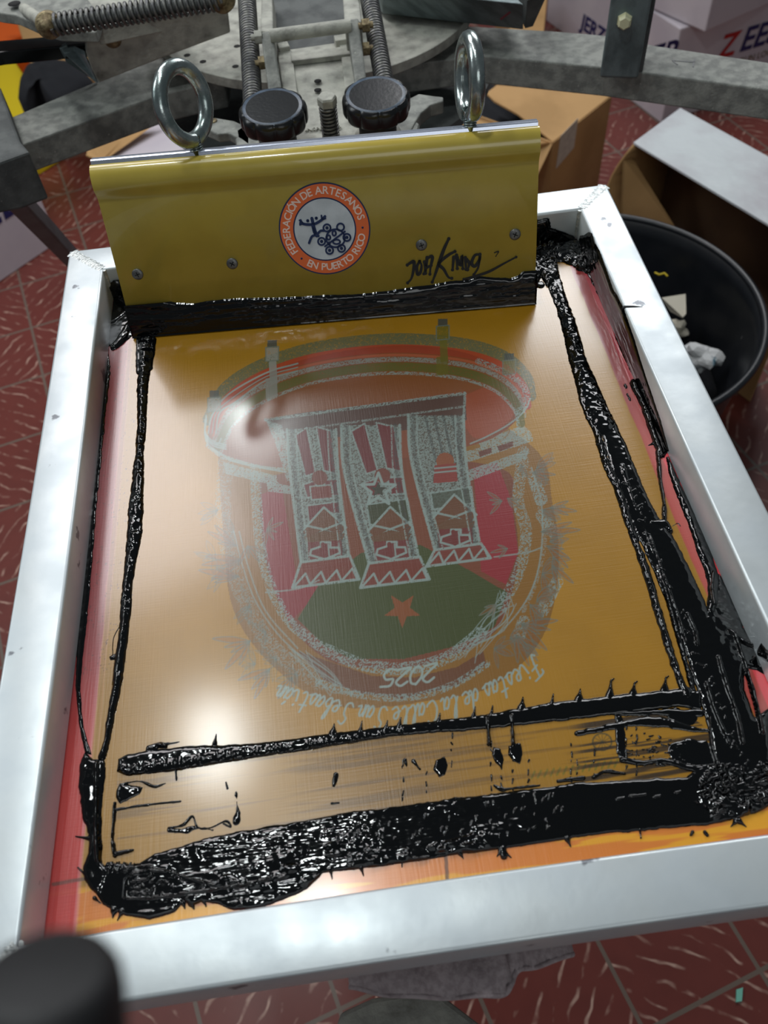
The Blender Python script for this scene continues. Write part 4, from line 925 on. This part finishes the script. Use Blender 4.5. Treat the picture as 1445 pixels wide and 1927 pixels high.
dd=(q_-p)/np.linalg.norm(q_-p); mb.box((p+q_)/2+nn*.0004,(dd,np.cross(nn,dd),nn),(np.linalg.norm(q_-p)/2,.0012,.0004)); build(mb,'marker_line',M['redmark'],tb)

# central print head with springs, knobs and casting
hd=thing('print_head',tuple(P(610,200,-.01)),'central cast print head with two black knobs and coil springs behind the squeegee','clamp')
def slabz(pts,th,name,mat,bevel=.0015,par=None,down=(0,0,-1)):
    mb=MB(); mb.slab([P(x,y,z) for x,y,z in pts],np.array(down)*th); return build(mb,name,mat,par or hd,bevel)
z0=.005
cp=slabz([(522,100,z0+.012),(545,92,z0+.012),(655,76,z0+.012),(662,100,z0+.010),(690,262,z0),(640,300,z0),(560,300,z0),(530,262,z0)],.010,'casting',M['castlite'],.002)
# raised rims of the casting
mb=MB()
def bar(x0,y0,x1,y1,za,zb,wd,hh):
    p=P(x0,y0,za); q_=P(x1,y1,zb); d=(q_-p); L=np.linalg.norm(d); d/=L; s_=np.cross([0,0,1],d); s_/=np.linalg.norm(s_); mb.box((p+q_)/2,(d,s_,np.cross(d,s_)),(L/2,wd/2,hh/2))
bar(536,100,556,250,z0+.013,z0+.002,.016,.006); bar(652,82,672,232,z0+.013,z0+.002,.016,.006); bar(548,112,662,98,z0+.013,z0+.013,.020,.006)
bar(524,94,544,90,z0+.016,z0+.016,.014,.010); bar(630,80,656,76,z0+.016,z0+.016,.014,.010); build(mb,'casting_rim',M['castlite'],hd,.0012)
for y_,zz_ in ((153,.0095),(170,.0085)):
    mb=MB(); mb.lathe(P(598,y_,z0+zz_),(0,0,1),[(.004,0),(.004,.0006),(0,.0006)],14); build(mb,'bolt_hole',M['hole'],hd)
text('INSPECTED',.0075,P(608,243,z0+.003),(1,-.06,0),(.06,1,0),M['castlite'],'cast_lettering',hd,lift=.0006,extrude=.0006)
slabz([(440,245,z0-.006),(470,225,z0-.006),(560,230,z0-.006),(660,220,z0-.006),(750,205,z0-.006),(790,230,z0-.006),(770,300,z0-.006),(450,320,z0-.006)],.02,'clamp_foot',M['cast'],.004)
slabz([(385,222,z0-.006),(405,221,z0-.006),(440,227,z0-.006),(470,240,z0-.006),(470,275,z0-.006),(452,262,z0-.006),(430,250,z0-.006),(410,252,z0-.006),(388,242,z0-.006)],.010,'clamp_ear',M['cast'],.0015)
slabz([(745,210,z0-.004),(770,185,z0-.004),(788,176,z0-.004),(815,180,z0-.004),(834,182,z0-.004),(834,190,z0-.004),(810,197,z0-.004),(792,212,z0-.004),(782,228,z0-.004),(770,250,z0-.004),(745,250,z0-.004)],.014,'clamp_ear',M['cast'],.0015)
mb=MB(); mb.lathe(P(401,228,z0-.006),(0,0,1),[(.0045,0),(.0045,.001),(.003,.0014),(0,.0014)],16); build(mb,'rivet',M['brass'],hd)
# cheeks and tie rod
for pts,hh in (([(490,60,.055),(513,55,.055),(530,165,.02),(505,172,.02)],.03),([(652,36,.055),(675,33,.055),(690,155,.02),(668,158,.02)],.03)):
    slabz(pts,hh,'cheek_plate',M['cast'],.002)
slabz([(492,-20,.045),(512,-20,.045),(514,60,.05),(490,58,.05)],.03,'side_bar',M['castlite'],.002); slabz([(644,-20,.045),(674,-20,.045),(680,40,.05),(648,44,.05)],.03,'side_bar',M['castlite'],.002)
slabz([(508,-40,.03),(650,-50,.03),(652,60,.012),(655,78,.010),(512,100,.010)],.02,'back_plate',M['castdark'],.002)
mb=MB(); mb.tube([P(508,68,.052),P(660,48,.052)],.0068,18); build(mb,'tie_rod',M['castlite'],hd)
for x,y,z,m_ in [(486,70,.05,'castlite'),(688,48,.05,'brass'),(494,118,.03,'brass'),(688,92,.03,'brass')]:
    p=P(x,y,z); d=P(508,68,.052)-P(660,48,.052); d/=np.linalg.norm(d); mb=MB(); mb.lathe(p,d,[(.0072,-.004),(.0072,.004)],6,smooth=False); mb.tube([p-d*.008,p+d*.008],.0035,10); build(mb,'hex_nut',M[m_],hd,.0005)
# long springs
for (x0,y0,za,x1,y1,zb) in ((463,-30,.055,476,196,.012),(688,-40,.055,724,160,.012)):
    a=P(x0,y0,za); b_=P(x1,y1,zb); L=np.linalg.norm(a-b_); mb=MB(); mb.helix(a,b_,.0088,.0019,int(L/.0042),12,8); so=build(mb,'coil_spring',M['spring'],hd); mb=MB(); mb.tube([a,b_],.0072,14); build(mb,'spring_rod',M['castdark'],so)
# centre adjusting bolt
a=P(622,262,z0); b_=P(614,186,z0+.026); mb=MB(); a2=a; ax_=np.array([0,-.08,1.0]); ax_/=np.linalg.norm(ax_)
a=P(625,275,-.002); b_=a+ax_*.046; mb.tube([a,b_],.0062,14); ab=build(mb,'adjusting_bolt',M['castdark'],hd)
mb=MB(); mb.helix(a,b_,.0078,.0014,12,12,8); build(mb,'coil_spring',M['spring'],ab); mb=MB(); mb.lathe(b_,ax_,[(.0098,0),(.0098,.007),(.0085,.009),(0,.009)],6,smooth=False); build(mb,'hex_head',M['castlite'],ab,.0006)
# black knobs
for (x,y) in ((512,200),(707,177)):
    c=P(x,y,.052); ax_=np.array([.0,-.10,1.0]); ax_/=np.linalg.norm(ax_); mb=MB()
    wob=lambda t,r,h:1+(.035*(abs(math.cos(t*5))**.6*2-1) if r>.026 else 0)
    mb.lathe(c-ax_*.019,ax_,[(.026,0),(.0318,.0015),(.0325,.004),(.0325,.014),(.0318,.017),(.0295,.019)],160,wob)
    kn=build(mb,'clamp_knob',M['knob'],hd)
    mb=MB(); mb.lathe(c-ax_*.001,ax_,[(.0298,0),(.0290,.0012),(.020,.0006),(.010,.0001),(0,0)],64); build(mb,'knob_cap',M['knobtop'],kn)
    mb=MB(); mb.lathe(c-ax_*.042,ax_,[(.019,0),(.019,.014),(.0175,.016),(.0175,.024)],40); build(mb,'knob_neck',M['rubber'],kn)
    mb=MB(); mb.lathe(c-ax_*.052,ax_,[(.024,0),(.024,.008),(.021,.011),(0,.011)],40); build(mb,'knob_boss',M['castlite'],kn)

# left print head
lh=thing('print_head',tuple(P(230,100,.0)),'tilted print head at upper left with a long horizontal coil spring','clamp')
def SP(pts,vec,name,mat,bevel=.0015):
    mb=MB(); mb.slab([P(*p) for p in pts],vec); return build(mb,name,mat,lh,bevel)
A=[(165,62,.035),(172,52,.04),(300,20,.045),(428,-10,.05),(434,62,.005),(300,112,-.005),(186,157,-.012)]
o3=[P(*A[0]),P(*A[3]),P(*A[4])]; nn=np.cross(o3[1]-o3[0],o3[2]-o3[0]); nn/=np.linalg.norm(nn); nn*=-1 if nn[1]<0 else 1
face=[PP(x,y,o3[0],nn) for x,y,_ in [(162,62,0),(168,50,0),(300,15,0),(425,-15,0),(434,62,0),(300,112,0),(186,157,0),(172,130,0),(162,100,0)]]
mb=MB(); mb.slab(face,nn*.012); build(mb,'channel_side',M['castlite'],lh,.002)
mb=MB(); mb.slab([PP(x,y,o3[0]+nn*.055,nn) for x,y in [(112,92),(125,85),(170,140),(186,155),(175,150),(125,118)]],nn*.006); 
p0=PP(118,98,o3[0]+nn*.05,nn); 
mb.slab([PP(160,104,o3[0]+nn*.004,nn),PP(184,157,o3[0]+nn*.004,nn),PP(178,154,o3[0]+nn*.03,nn),PP(118,100,o3[0]+nn*.05,nn),PP(140,96,o3[0]+nn*.05,nn)],(0,.004,.004)); build(mb,'channel_end',M['steelblue'],lh,.001)
a=P(100,47,.075); b_=P(418,-2,.085); L=np.linalg.norm(a-b_); mb=MB(); mb.helix(a,b_,.0098,.0019,int(L/.0058),14,8); so=build(mb,'coil_spring',M['spring'],lh); mb=MB(); mb.tube([a,b_],.0066,14); build(mb,'spring_rod',M['castdark'],so)
for (x,y,z) in ((92,47,.075),(418,-2,.085)):
    c=P(x,y,z); d=(CAM-c); d/=np.linalg.norm(d); d=d*.75+np.array([-.3,-.5,0])*.5; d/=np.linalg.norm(d); mb=MB(); mb.lathe(c,d,[(.0125,-.009),(.0135,-.006),(.0135,.004),(.012,.0055),(.0065,.006),(.0062,.010),(0,.0105)],28); build(mb,'spring_bolt',M['brass'],lh)
a=P(55,24,.05); b_=P(88,46,.07); mb=MB(); mb.tube([a+(a-b_)*.3,b_],.0068,16); build(mb,'pivot_rod',M['castlite'],lh)
c=PP(212,75,o3[0],nn); mb=MB(); mb.lathe(c,-nn,[(.0098,-.001),(.0098,.001),(.0088,.0014),(.0088,.0018)],28); mb.lathe(c-nn*.0018,-nn,[(.0062,0),(.0062,.004),(.005,.005),(0,.005)],6,smooth=False); build(mb,'hex_bolt',M['brass'],lh)
SP([(-60,-60,.05),(120,-60,.05),(190,30,.05),(180,60,.045),(110,58,.045),(75,48,.045),(30,28,.045),(0,24,.045),(-60,10,.045)],(0,.0,-.012),'pivot_plate',M['cast'])
SP([(120,-60,.052),(290,-60,.05),(330,20,.04),(180,52,.042)],(0,0,-.02),'channel_top',M['castlite'])
mb=MB(); mb.lathe(P(27,7,.0502),(0,0,1),[(.0075,0),(.0075,.0004),(0,.0004)],20); build(mb,'bolt_hole',M['hole'],lh)
mb=MB(); mb.slab([P(-80,95,.0),P(0,76,.0),P(168,62,.0),P(165,82,.0),P(0,98,.0),P(-80,112,.0)],(0,0,-.016)); build(mb,'slide_bar',M['blackgloss'],lh,.0015)

# dark slanted leg in front of the left carton
lg=MB(); a=P(4,345,-.10); b_=P(136,486,-.42); d=b_-a; b_=a+d*((ZF-a[2])/d[2]); d=b_-a; L=np.linalg.norm(d); d/=L; s1_=np.cross([0,0,1.0],d); s1_/=np.linalg.norm(s1_)
lg.box((a+b_)/2,(d,s1_,np.cross(d,s1_)),(L/2,.012,.016)); tag(build(lg,'support_bar',M['film'],bevel=.003),'dark slanted steel leg of the press crossing in front of the left white carton','metal bar')

# printing board under the frame with the grey garment on it
pb=MB(); pb.slab([P(700,1880,-.075),P(845,1845,-.075),P(960,2010,-.075),P(600,2010,-.075)],(0,0,-.03))
pb=MB(); pb.slab([(.12,.06,-.062),(.40,.06,-.062),(.40,.50,-.062),(.12,.50,-.062)],(0,0,-.015)); pl=build(pb,'printing_board',M['castdark'],bevel=.002); tag(pl,'flat dark printing board mostly hidden under the screen frame','printing board')
pb=MB(); pb.slab([P(640,1905,-.16),P(700,1878,-.16),P(760,1868,-.16),P(828,1870,-.16),P(900,1925,-.16),P(960,1975,-.16),P(620,1975,-.16)],(0,0,-.03)); tag(build(pb,'arm_end',M['castlite'],bevel=.003),'dusty grey end of a press arm at the bottom edge of the photo','press arm')
# garment: sheet over the board with the hem hanging out under the bottom rail
gm=MB(); nx,ny=60,30
hem=[(655,1852),(700,1862),(760,1870),(830,1872),(900,1870),(948,1866),(962,1850),(972,1825),(990,1818),(1030,1808),(1080,1790)]
hp=catmull(hem,5); vs=[]; n=len(hp)
for j in range(7):
    for i,(x,y) in enumerate(hp):
        t=j/6; b3=P(x,y,-.060-.004*math.sin(i*.5)); bk=np.array([b3[0],.06,-.0605]); p=b3*(1-t)+bk*t; p[2]+=.0035*math.sin(i*.7+j)*(1-t)-.006*(1-t)**3
        vs.append(p)
gm.add(vs,[(j*n+i,j*n+i+1,(j+1)*n+i+1,(j+1)*n+i) for j in range(6) for i in range(n-1)],True)
gs=build(gm,'shirt',M['greycloth']); so=gs.modifiers.new('solid','SOLIDIFY'); so.thickness=.0012; tag(gs,'grey cotton shirt edge hanging out below the bottom rail','shirt')
gm=MB(); gm.tube([np.array(vs[i])+np.array([0,.0,-.0005]) for i in range(n)],.0018,8); o=build(gm,'hem',M['greycloth'],gs)

# ------------------------------------------------------------------ CARTONS
def hexa(name,top4,zb,mat,par=None,bevel=0): 
    mb=MB(); t=top4[0][2]; mb.slab(top4,(0,0,zb-t)); return build(mb,name,mat,par,bevel)
def xy(p,z): return np.array([p[0],p[1],z])
# brown carton with folded flaps and label behind the frame
zt=-.60
bx=thing('cardboard_box',tuple(P(1080,420,ZF)),'open brown cardboard box with white label and black garments inside, behind the squeegee','box')
c1=P(1040,268,zt); c2=P(1150,180,zt); d=c2-c1; L=np.linalg.norm(d); d/=L; nb=np.array([-d[1],d[0],0])  # away from camera
if nb[1]<0: nb=-nb
c1b=c1; Wd=.42; th=.004
def wall(a,b_,z0_,z1_,mat,nm,par):
    a=np.array(a);b_=np.array(b_); t=(b_-a)/np.linalg.norm(b_-a); nn_=np.array([-t[1],t[0],0]); mb=MB(); mb.slab([xy(a-nn_*th/2,z1_),xy(b_-nn_*th/2,z1_),xy(b_+nn_*th/2,z1_),xy(a+nn_*th/2,z1_)],(0,0,z0_-z1_)); return build(mb,nm,mat,par)
k1,k2=c1,c2; k3=c2+nb*Wd*-1 if False else c2-np.array([nb[0],nb[1],0])*0
side=-nb if np.dot(nb,[-1,0,0])<0 else nb
# the right-facing wall runs from c1 (near) to c2 (far); the box extends to the left of it
lf=np.array([-d[1],d[0],0]); lf= lf if lf[0]<0 else -lf
k3=c2+lf*Wd; k4=c1+lf*Wd
w1=wall(k1,k2,ZF,zt,M['card'],'side_panel',bx); wall(k2,k3,ZF,zt,M['card'],'side_panel',bx); wall(k3,k4,ZF,zt,M['card'],'side_panel',bx); wall(k4,k1,ZF,zt,M['card'],'side_panel',bx)
def flap(pts,nm,mat,par,thk=.004,down=(0,0,-1)):
    mb=MB(); mb.slab(pts,np.array(down)*thk); return build(mb,nm,mat,par)
flap([k1+np.array([0,0,.002]),k2+np.array([0,0,.002]),P(935,160,zt+.03),P(915,175,zt+.03),P(930,190,zt+.03),P(975,215,zt+.02)],'flap',M['card'],bx)
flap([P(780,262,zt+.03),P(868,214,zt+.03),P(860,170,zt+.0),P(880,140,zt),P(840,120,zt),P(700,230,zt),P(720,300,zt)],'flap',M['card'],bx)
flap([P(868,214,zt+.028),P(1020,270,zt+.0),P(1034,268,zt),P(1010,300,zt-.05),P(820,300,zt-.02),P(780,262,zt+.02)],'flap',M['card'],bx)
flap([k1+lf*.0+np.array([0,0,-.002]),k4+np.array([0,0,-.002]),k4-d*.10+np.array([0,0,-.09]),k1-d*.09+np.array([0,0,-.09])],'flap',M['card'],bx)
nw=np.cross(d,[0,0,1.0]); nw=nw if nw[0]>0 else -nw
lbp=[PP(x,y,c1+nw*.003,nw) for x,y in [(1055,256),(1088,222),(1080,278),(1046,318)]]
mb=MB(); mb.slab(lbp,-nw*.0005); build(mb,'paper_label',M['label'],bx)
def garment(name,pts,z,label,mat='cloth',hh=.05,seed=1,zb=None):
    """a crumpled heap of cloth with the given outline, standing on zb"""
    c=np.mean([P(x,y,z) for x,y in pts],0); ring=[P(x,y,z) for x,y in catmull(pts+[pts[0]],5)[:-1]]; n=len(ring); vs=[]; K=10
    for j in range(K+1):
        t=j/K
        for i,p in enumerate(ring):
            q_=c+(p-c)*(1-t); q_=q_.copy(); rad_=1-t
            q_[2]+=hh*(math.sqrt(max(0,1-rad_**2.2)))+.35*hh*(vnoise(np.array(q_[0]*28+seed),np.array(q_[1]*28))-.5)*min(1,3*t)+ .12*hh*math.sin(q_[0]*160+q_[1]*60)*min(1,3*t)
            vs.append(q_)
    if zb is not None: vs=[np.array([p[0],p[1],zb]) for p in ring]+vs; K+=1
    mb=MB(); mb.add(vs,[(j*n+i,j*n+(i+1)%n,(j+1)*n+(i+1)%n,(j+1)*n+i) for j in range(K) for i in range(n)],True)
    mb.add([vs[i] for i in range(n)],[tuple(range(n))])
    return tag(build(mb,name,M[mat]),label,'clothing')
garment('folded_shirt',[(860,205),(880,165),(930,165),(1000,200),(1020,265),(960,265),(880,250)],zt-.07,'black shirts heaped inside the open brown cardboard box',hh=.035,zb=ZF+.004)
# open white-topped carton lying on its side at the right
oc=thing('cardboard_box',tuple(P(1300,420,ZF)),'large open carton with plastic-wrapped white top and shaded brown inside, right of the frame','box')
zt=-.50
e0=P(1192,268,zt); e1=P(1500,455,zt); dd=e1-e0; Lh=np.linalg.norm(dd); dd/=Lh; bk=np.array([-dd[1],dd[0],0]); bk=bk if bk[0]>0 else -bk
far0=P(1280,203,zt); dep=np.dot(far0-e0,bk); skew=dd*np.dot(far0-e0,dd)
DEP=dep
tp_=[e0,e1,e1+bk*DEP+skew,far0]
mb=MB(); mb.slab(tp_,(0,0,-.004)); build(mb,'top_panel',M['lid'],oc)
mb=MB(); g0=e0+np.array([0,0,-.006]); curve=[e0+np.array([0,0,-.002]),P(1165,300,zt-.05),P(1150,335,zt-.14)]
ZB=-.80
# left panel bows outward
n=10; vs=[]
for j in range(n+1):
    t=j/n; bow=.055*math.sin(math.pi*min(1,t*1.0))
    for s_ in (0,1):
        p=e0*(1-s_)+far0*s_; p=p-dd*bow*(1-s_); p=np.array([p[0],p[1],zt-.003+(ZB-zt)*t]); vs.append(p)
mb=MB(); mb.add(vs,[(2*j,2*j+1,2*j+3,2*j+2) for j in range(n)],True); lp=build(mb,'side_panel',M['card'],oc); so=lp.modifiers.new('s','SOLIDIFY'); so.thickness=.005
wall(xy(e1+dd*0,0),xy(e1+bk*DEP+skew,0),ZB,zt-.004,M['cardshade'],'side_panel',oc); wall(xy(far0,0),xy(e1+bk*DEP+skew,0),ZB,zt-.004,M['cardshade'],'back_panel',oc)
mb=MB(); mb.slab([xy(e0,ZB+.006),xy(e1,ZB+.006),xy(e1+bk*DEP+skew,ZB+.006),xy(far0,ZB+.006)],(0,0,-.004)); build(mb,'bottom_panel',M['cardshade'],oc)
# crumpled inner flap hanging from the left panel
mb=MB(); mb.slab([xy(e0-dd*.02,-.55),xy(e0-dd*.02+bk*.02,-.55),xy(e0+dd*.10+bk*.10,-.72),xy(e0+dd*.02,-.76)],(.004,0,0)); build(mb,'flap',M['card'],oc)
ub=thing('cardboard_box',tuple(P(1440,420,ZF)),'brown box underneath the plastic-wrapped carton','box'); hexa('box_body',[xy(e0+bk*.10+dd*.06,ZB-.001),xy(e0+bk*.10+dd*.40,ZB-.001),xy(e0+bk*DEP+skew+dd*.40,ZB-.001),xy(far0+dd*.06,ZB-.001)],ZF,M['card'],ub,.003)
# white cartons
def face_text(body,size,px,py,o,n,x,mat,nm,par,off=0): 
    up=np.array([0,0,1.0]); p=PP(px,py,o,n); x=np.array(x)/np.linalg.norm(x); return text(body,size,p,x,up,mat,nm,par,lift=.0008,extrude=.0002,offset=off)
# left carton with navy letters
lc=thing('carton',tuple(P(20,480,ZF)),'white carton with big navy letters ES at the left edge','box')
f0=P(112,455,ZF); f1=P(-60,572,ZF); dd=(f0-f1); Lx=np.linalg.norm(dd); dd/=Lx; bk=np.array([-dd[1],dd[0],0]); bk=bk if bk[1]>0 else -bk
f1=f0-dd*.55
H_=.34
cb_=hexa('carton_body',[xy(f1,ZF+H_),xy(f0,ZF+H_),xy(f0+bk*.30,ZF+H_),xy(f1+bk*.30,ZF+H_)],ZF,M['white'],lc,.004)
nf=-bk; o_=f0+nf*.0005
ph=PP(20,370,o_,nf)
def letters(body,size,p,x,mat,par,nm='printed_letters'): return text(body,size,p,x,np.array([0,0,1.0]),mat,nm,par,lift=.0008,extrude=.0002,offset=.002,shear=.15)
letters('ZEES',.135,PP(-14,395,o_,nf),dd,M['navy'],cb_)
# carton behind the arm on the left with a brown torn flap
mc=thing('carton',tuple(P(240,270,ZF)),'white carton with a torn brown flap under the left press arm','box')
zt2=-.66; t4=[P(180,300,zt2),P(200,250,zt2),P(330,215,zt2),P(370,330,zt2)]
mb=MB(); mb.slab(t4,(0,0,ZF-zt2)); build(mb,'carton_body',M['white'],mc)
flap([P(162,292,zt2+.012),P(170,262,zt2+.03),P(300,225,zt2+.03),P(262,235,zt2+.02),P(232,262,zt2+.02),P(190,303,zt2+.012)],'flap',M['card'],mc)
mb=MB(); mb.slab([P(255,232,-.9),P(420,200,-.9),P(420,330,-.9),P(300,330,-.9)],(0,0,-.09)); tag(build(mb,'crate',nmat('dark_red_crate',(84,20,24),.6)),'dark red crate on the floor behind the torn white carton','crate')
# right stack of white cartons
def carton(name,label,cx0,cx1,z0_,z1_,depth,mat='white'):
    """front face from photo points cx0 to cx1 at the bottom level z0"""
    t=thing(name,tuple((cx0+cx1)/2),label,'box',); d=(cx1-cx0); d=d/np.linalg.norm(d); b_=np.array([-d[1],d[0],0]); b_=b_ if b_[1]>0 else -b_
    o=hexa('carton_body',[xy(cx0,z1_),xy(cx1,z1_),xy(cx1+b_*depth,z1_),xy(cx0+b_*depth,z1_)],z0_,M[mat],t,.004); return t,o,d,-b_
def hgt(base,py):
    for k_ in range(200):
        z=base[2]+.004*k_
        if project(np.array([base[0],base[1],z]))[1]<py: return z
    return z
def carton(corner,dl,dr,z0_,z1_,label):
    t=thing('carton',tuple(corner),label,'box'); o=hexa('carton_body',[xy(corner,z1_),xy(corner+dl,z1_),xy(corner+dl+dr,z1_),xy(corner+dr,z1_)],z0_,M['white'],t,.004)
    d=dr/np.linalg.norm(dr); n_=np.array([d[1],-d[0],0]); d2=-dl/np.linalg.norm(dl); n2=np.array([d2[1],-d2[0],0]); return t,o,d,n_,d2,n2
cn=P(1243,232,ZF); zt1=hgt(cn,56); e=P(1500,150,ZF)-cn; e/=np.linalg.norm(e); l_=np.array([-e[1],e[0],0]); l_=l_ if l_[0]<0 else -l_
t1,o1,d1,n1_,_a,_b=carton(cn,l_*.34,e*.60,ZF,zt1,'white carton with a red Z among navy letters at the upper right')
pf=cn+n1_*.0008
letters('JER',.098,PP(1240,108,pf,n1_),d1,M['navy'],o1); letters('Z',.098,PP(1368,88,pf,n1_),d1,M['redp'],o1); letters('EES',.098,PP(1430,68,pf,n1_),d1,M['navy'],o1)
text('RUN LOCAL',.028,PP(1430,104,pf,n1_),d1,(0,0,1),M['brass'],'printed_letters',o1,lift=.0008,extrude=.0002)
zb2=zt1+.004; c2_=P(1326,61,zb2); e2=P(1445,8,zb2)-c2_; e2/=np.linalg.norm(e2); m2_=np.array([-e2[1],e2[0],0]); m2_=m2_ if m2_[0]<0 else -m2_
carton(c2_,m2_*.36,e2*.50,zb2,zb2+.24,'white carton stacked on top of the carton with the red Z')
c3_=cn+l_*.40+e*.06; 
t3,o3_,_a,_b,d3,n3_=carton(c3_+e*.0-l_*0,l_*.40,e*.30,ZF,ZF+.34,'white carton with brown top flap beside the upright bracket')
flap([xy(c3_-e*.01,ZF+.346),xy(c3_+l_*.42-e*.01,ZF+.346),xy(c3_+l_*.42+e*.16,ZF+.35),xy(c3_+e*.16,ZF+.35)],'flap',M['card'],t3)
letters('JERZEES',.07,PP(1130,66,c3_+n3_*.0008,n3_),d3,M['navy'],o3_)
# boxes at the top middle right, brown
mb=MB(); p1=P(1050,70,-.9)
t5=thing('cardboard_box',tuple(P(1010,70,ZF)),'small brown cardboard box on the floor above the right press arm','box')
hexa('box_body',[P(935,-20,-.85),P(1030,-5,-.85),P(1022,70,-.85),P(960,60,-.85)],ZF,M['card'],t5,.003)

# orange and yellow things at the far left
mb=MB(); mb.slab([P(-80,10,-.80),P(28,28,-.80),P(42,66,-.80),P(0,80,-.80),P(-80,95,-.80)],(0,0,ZF+.80)); tag(build(mb,'storage_bin',M['orange'],bevel=.004),'orange bin at the upper left edge behind the press','bin')
mb=MB(); mb.slab([P(-60,122,-.80),P(26,112,-.80),P(80,192,-.80),P(28,222,-.80),P(-60,160,-.80)],(0,0,ZF+.80)); tag(build(mb,'storage_bin',M['yel2'],bevel=.004),'yellow bin at the left edge below the black bar','bin')
t6=thing('cardboard_box',tuple(P(110,90,ZF)),'brown cardboard box under the black shirt at the upper left','box')
hexa('box_body',[P(28,30,-.74),P(80,44,-.74),P(180,60,-.74),P(190,150,-.74),P(60,130,-.74)],ZF,M['card'],t6,.003)
garment('draped_shirt',[(34,185),(38,155),(55,125),(90,117),(135,120),(175,155),(150,170),(110,195),(88,188),(72,165),(55,190),(44,196)],-.66,'black shirt draped over a box at the upper left',hh=.03,seed=4,zb=-.739)

# ------------------------------------------------------------------ TUB with scraps
tc_=np.array([.7070,1.078]); TR=.29; TZ=-.55
tb_=thing('plastic_tub',(tc_[0],tc_[1],ZF),'round black plastic tub with paper scraps, right of the frame','tub')
mb=MB(); H=TZ-ZF
mb.lathe((tc_[0],tc_[1],ZF),(0,0,1),[(.0,.0),(.215,.0),(.225,.01),(TR-.016,H-.03),(TR-.010,H-.028),(TR-.004,H-.016),(TR,H-.004),(TR-.003,H),(TR-.012,H-.003),(TR-.018,H-.03),(.215,.03),(.2,.014),(0,.012)],96); build(mb,'tub_body',M['tub'],tb_)
mb=MB(); mb.tube([(tc_[0]+(TR-.006)*math.cos(t),tc_[1]+(TR-.006)*math.sin(t),TZ-.003) for t in np.linspace(0,2*math.pi,96,endpoint=False)],.007,10,closed=True); build(mb,'tub_rim',M['tub'],tb_)
def crumple(name,px,py,z,r,mat,label,seed):
    rr=random.Random(seed); bm=bmesh.new(); bmesh.ops.create_icosphere(bm,subdivisions=3,radius=r)
    dirs=[Vector((rr.gauss(0,1),rr.gauss(0,1),rr.gauss(0,1))).normalized() for _ in range(16)]
    for v in bm.verts:
        n=v.co.normalized(); v.co*= .62+.62*max(n.dot(d_) for d_ in dirs)**8*rr.uniform(.85,1.15)-.5*min(abs(n.dot(d_)) for d_ in dirs); v.co.z*=.75
    c=P(px,py,z); me=bpy.data.meshes.new(name); bm.to_mesh(me); bm.free(); o=link(name,me,M[mat]); o.location=Vector(c); return tag(o,label,'paper')
garment('rag',[(1150,600),(1230,585),(1290,640),(1335,705),(1345,760),(1250,800),(1150,720)],-.745,'dark blue-black rag filling the bottom of the black tub',hh=.05,seed=9,zb=-.80)
crumple('crumpled_paper',1322,668,-.655,.034,'paper2','crumpled white paper with a blue stain lying in the black tub',2)
crumple('crumpled_paper',1268,622,-.69,.026,'paper','small cream crumpled paper partly hidden by the right frame rail in the tub',5)
mb=MB(); mb.slab([P(1245,560,-.63),P(1290,553,-.625),P(1291,590,-.64),P(1285,597,-.645),P(1262,585,-.65)],(0,0,-.002)); tag(build(mb,'paper_scrap',M['paper']),'flat cream paper scrap inside the black tub','paper')
mb=MB(); mb.tube([P(1232,513,-.615),P(1240,517,-.615),P(1250,514,-.612),P(1256,520,-.615)],.002,8); tag(build(mb,'paint_smear',M['yel2']),'small yellow smear on the wall inside the black tub','smear')

# small green chip on the floor
mb=MB(); mb.slab([P(1386,1862,ZF+.004),P(1398,1858,ZF+.004),P(1396,1884,ZF+.004),P(1385,1886,ZF+.004)],(0,0,-.0035)); tag(build(mb,'plastic_chip',M['greensmear']),'small pale green chip lying on a tile joint at the lower right','chip')

# black stick grip close to the lens, lower left
def at(px,py,dist):
    r=ray(px,py); return CAM+r/np.linalg.norm(r)*dist
g0=at(86,1820,.125); g1=P(-900,3300,ZF+.004)
bh=thing('broom_handle',tuple(g1),'out-of-focus black handle end close to the lens in the lower left corner','handle')
dn=-R[:,1]*.96-R[:,2]*.20-R[:,0]*.02; dn/=np.linalg.norm(dn)
mb=MB(); mb.lathe(g0,dn,[(0,0),(.0062,.0002),(.0080,.0008),(.0090,.0026),(.0093,.005),(.0096,.075),(.0088,.078),(0,.078)],48); build(mb,'rubber_grip',M['rubber'],bh)
g2=g0+dn*.07; mb=MB(); mb.tube([g2,g2+dn*.04,g1],.0065,16); build(mb,'handle_shaft',M['rubber'],bh)
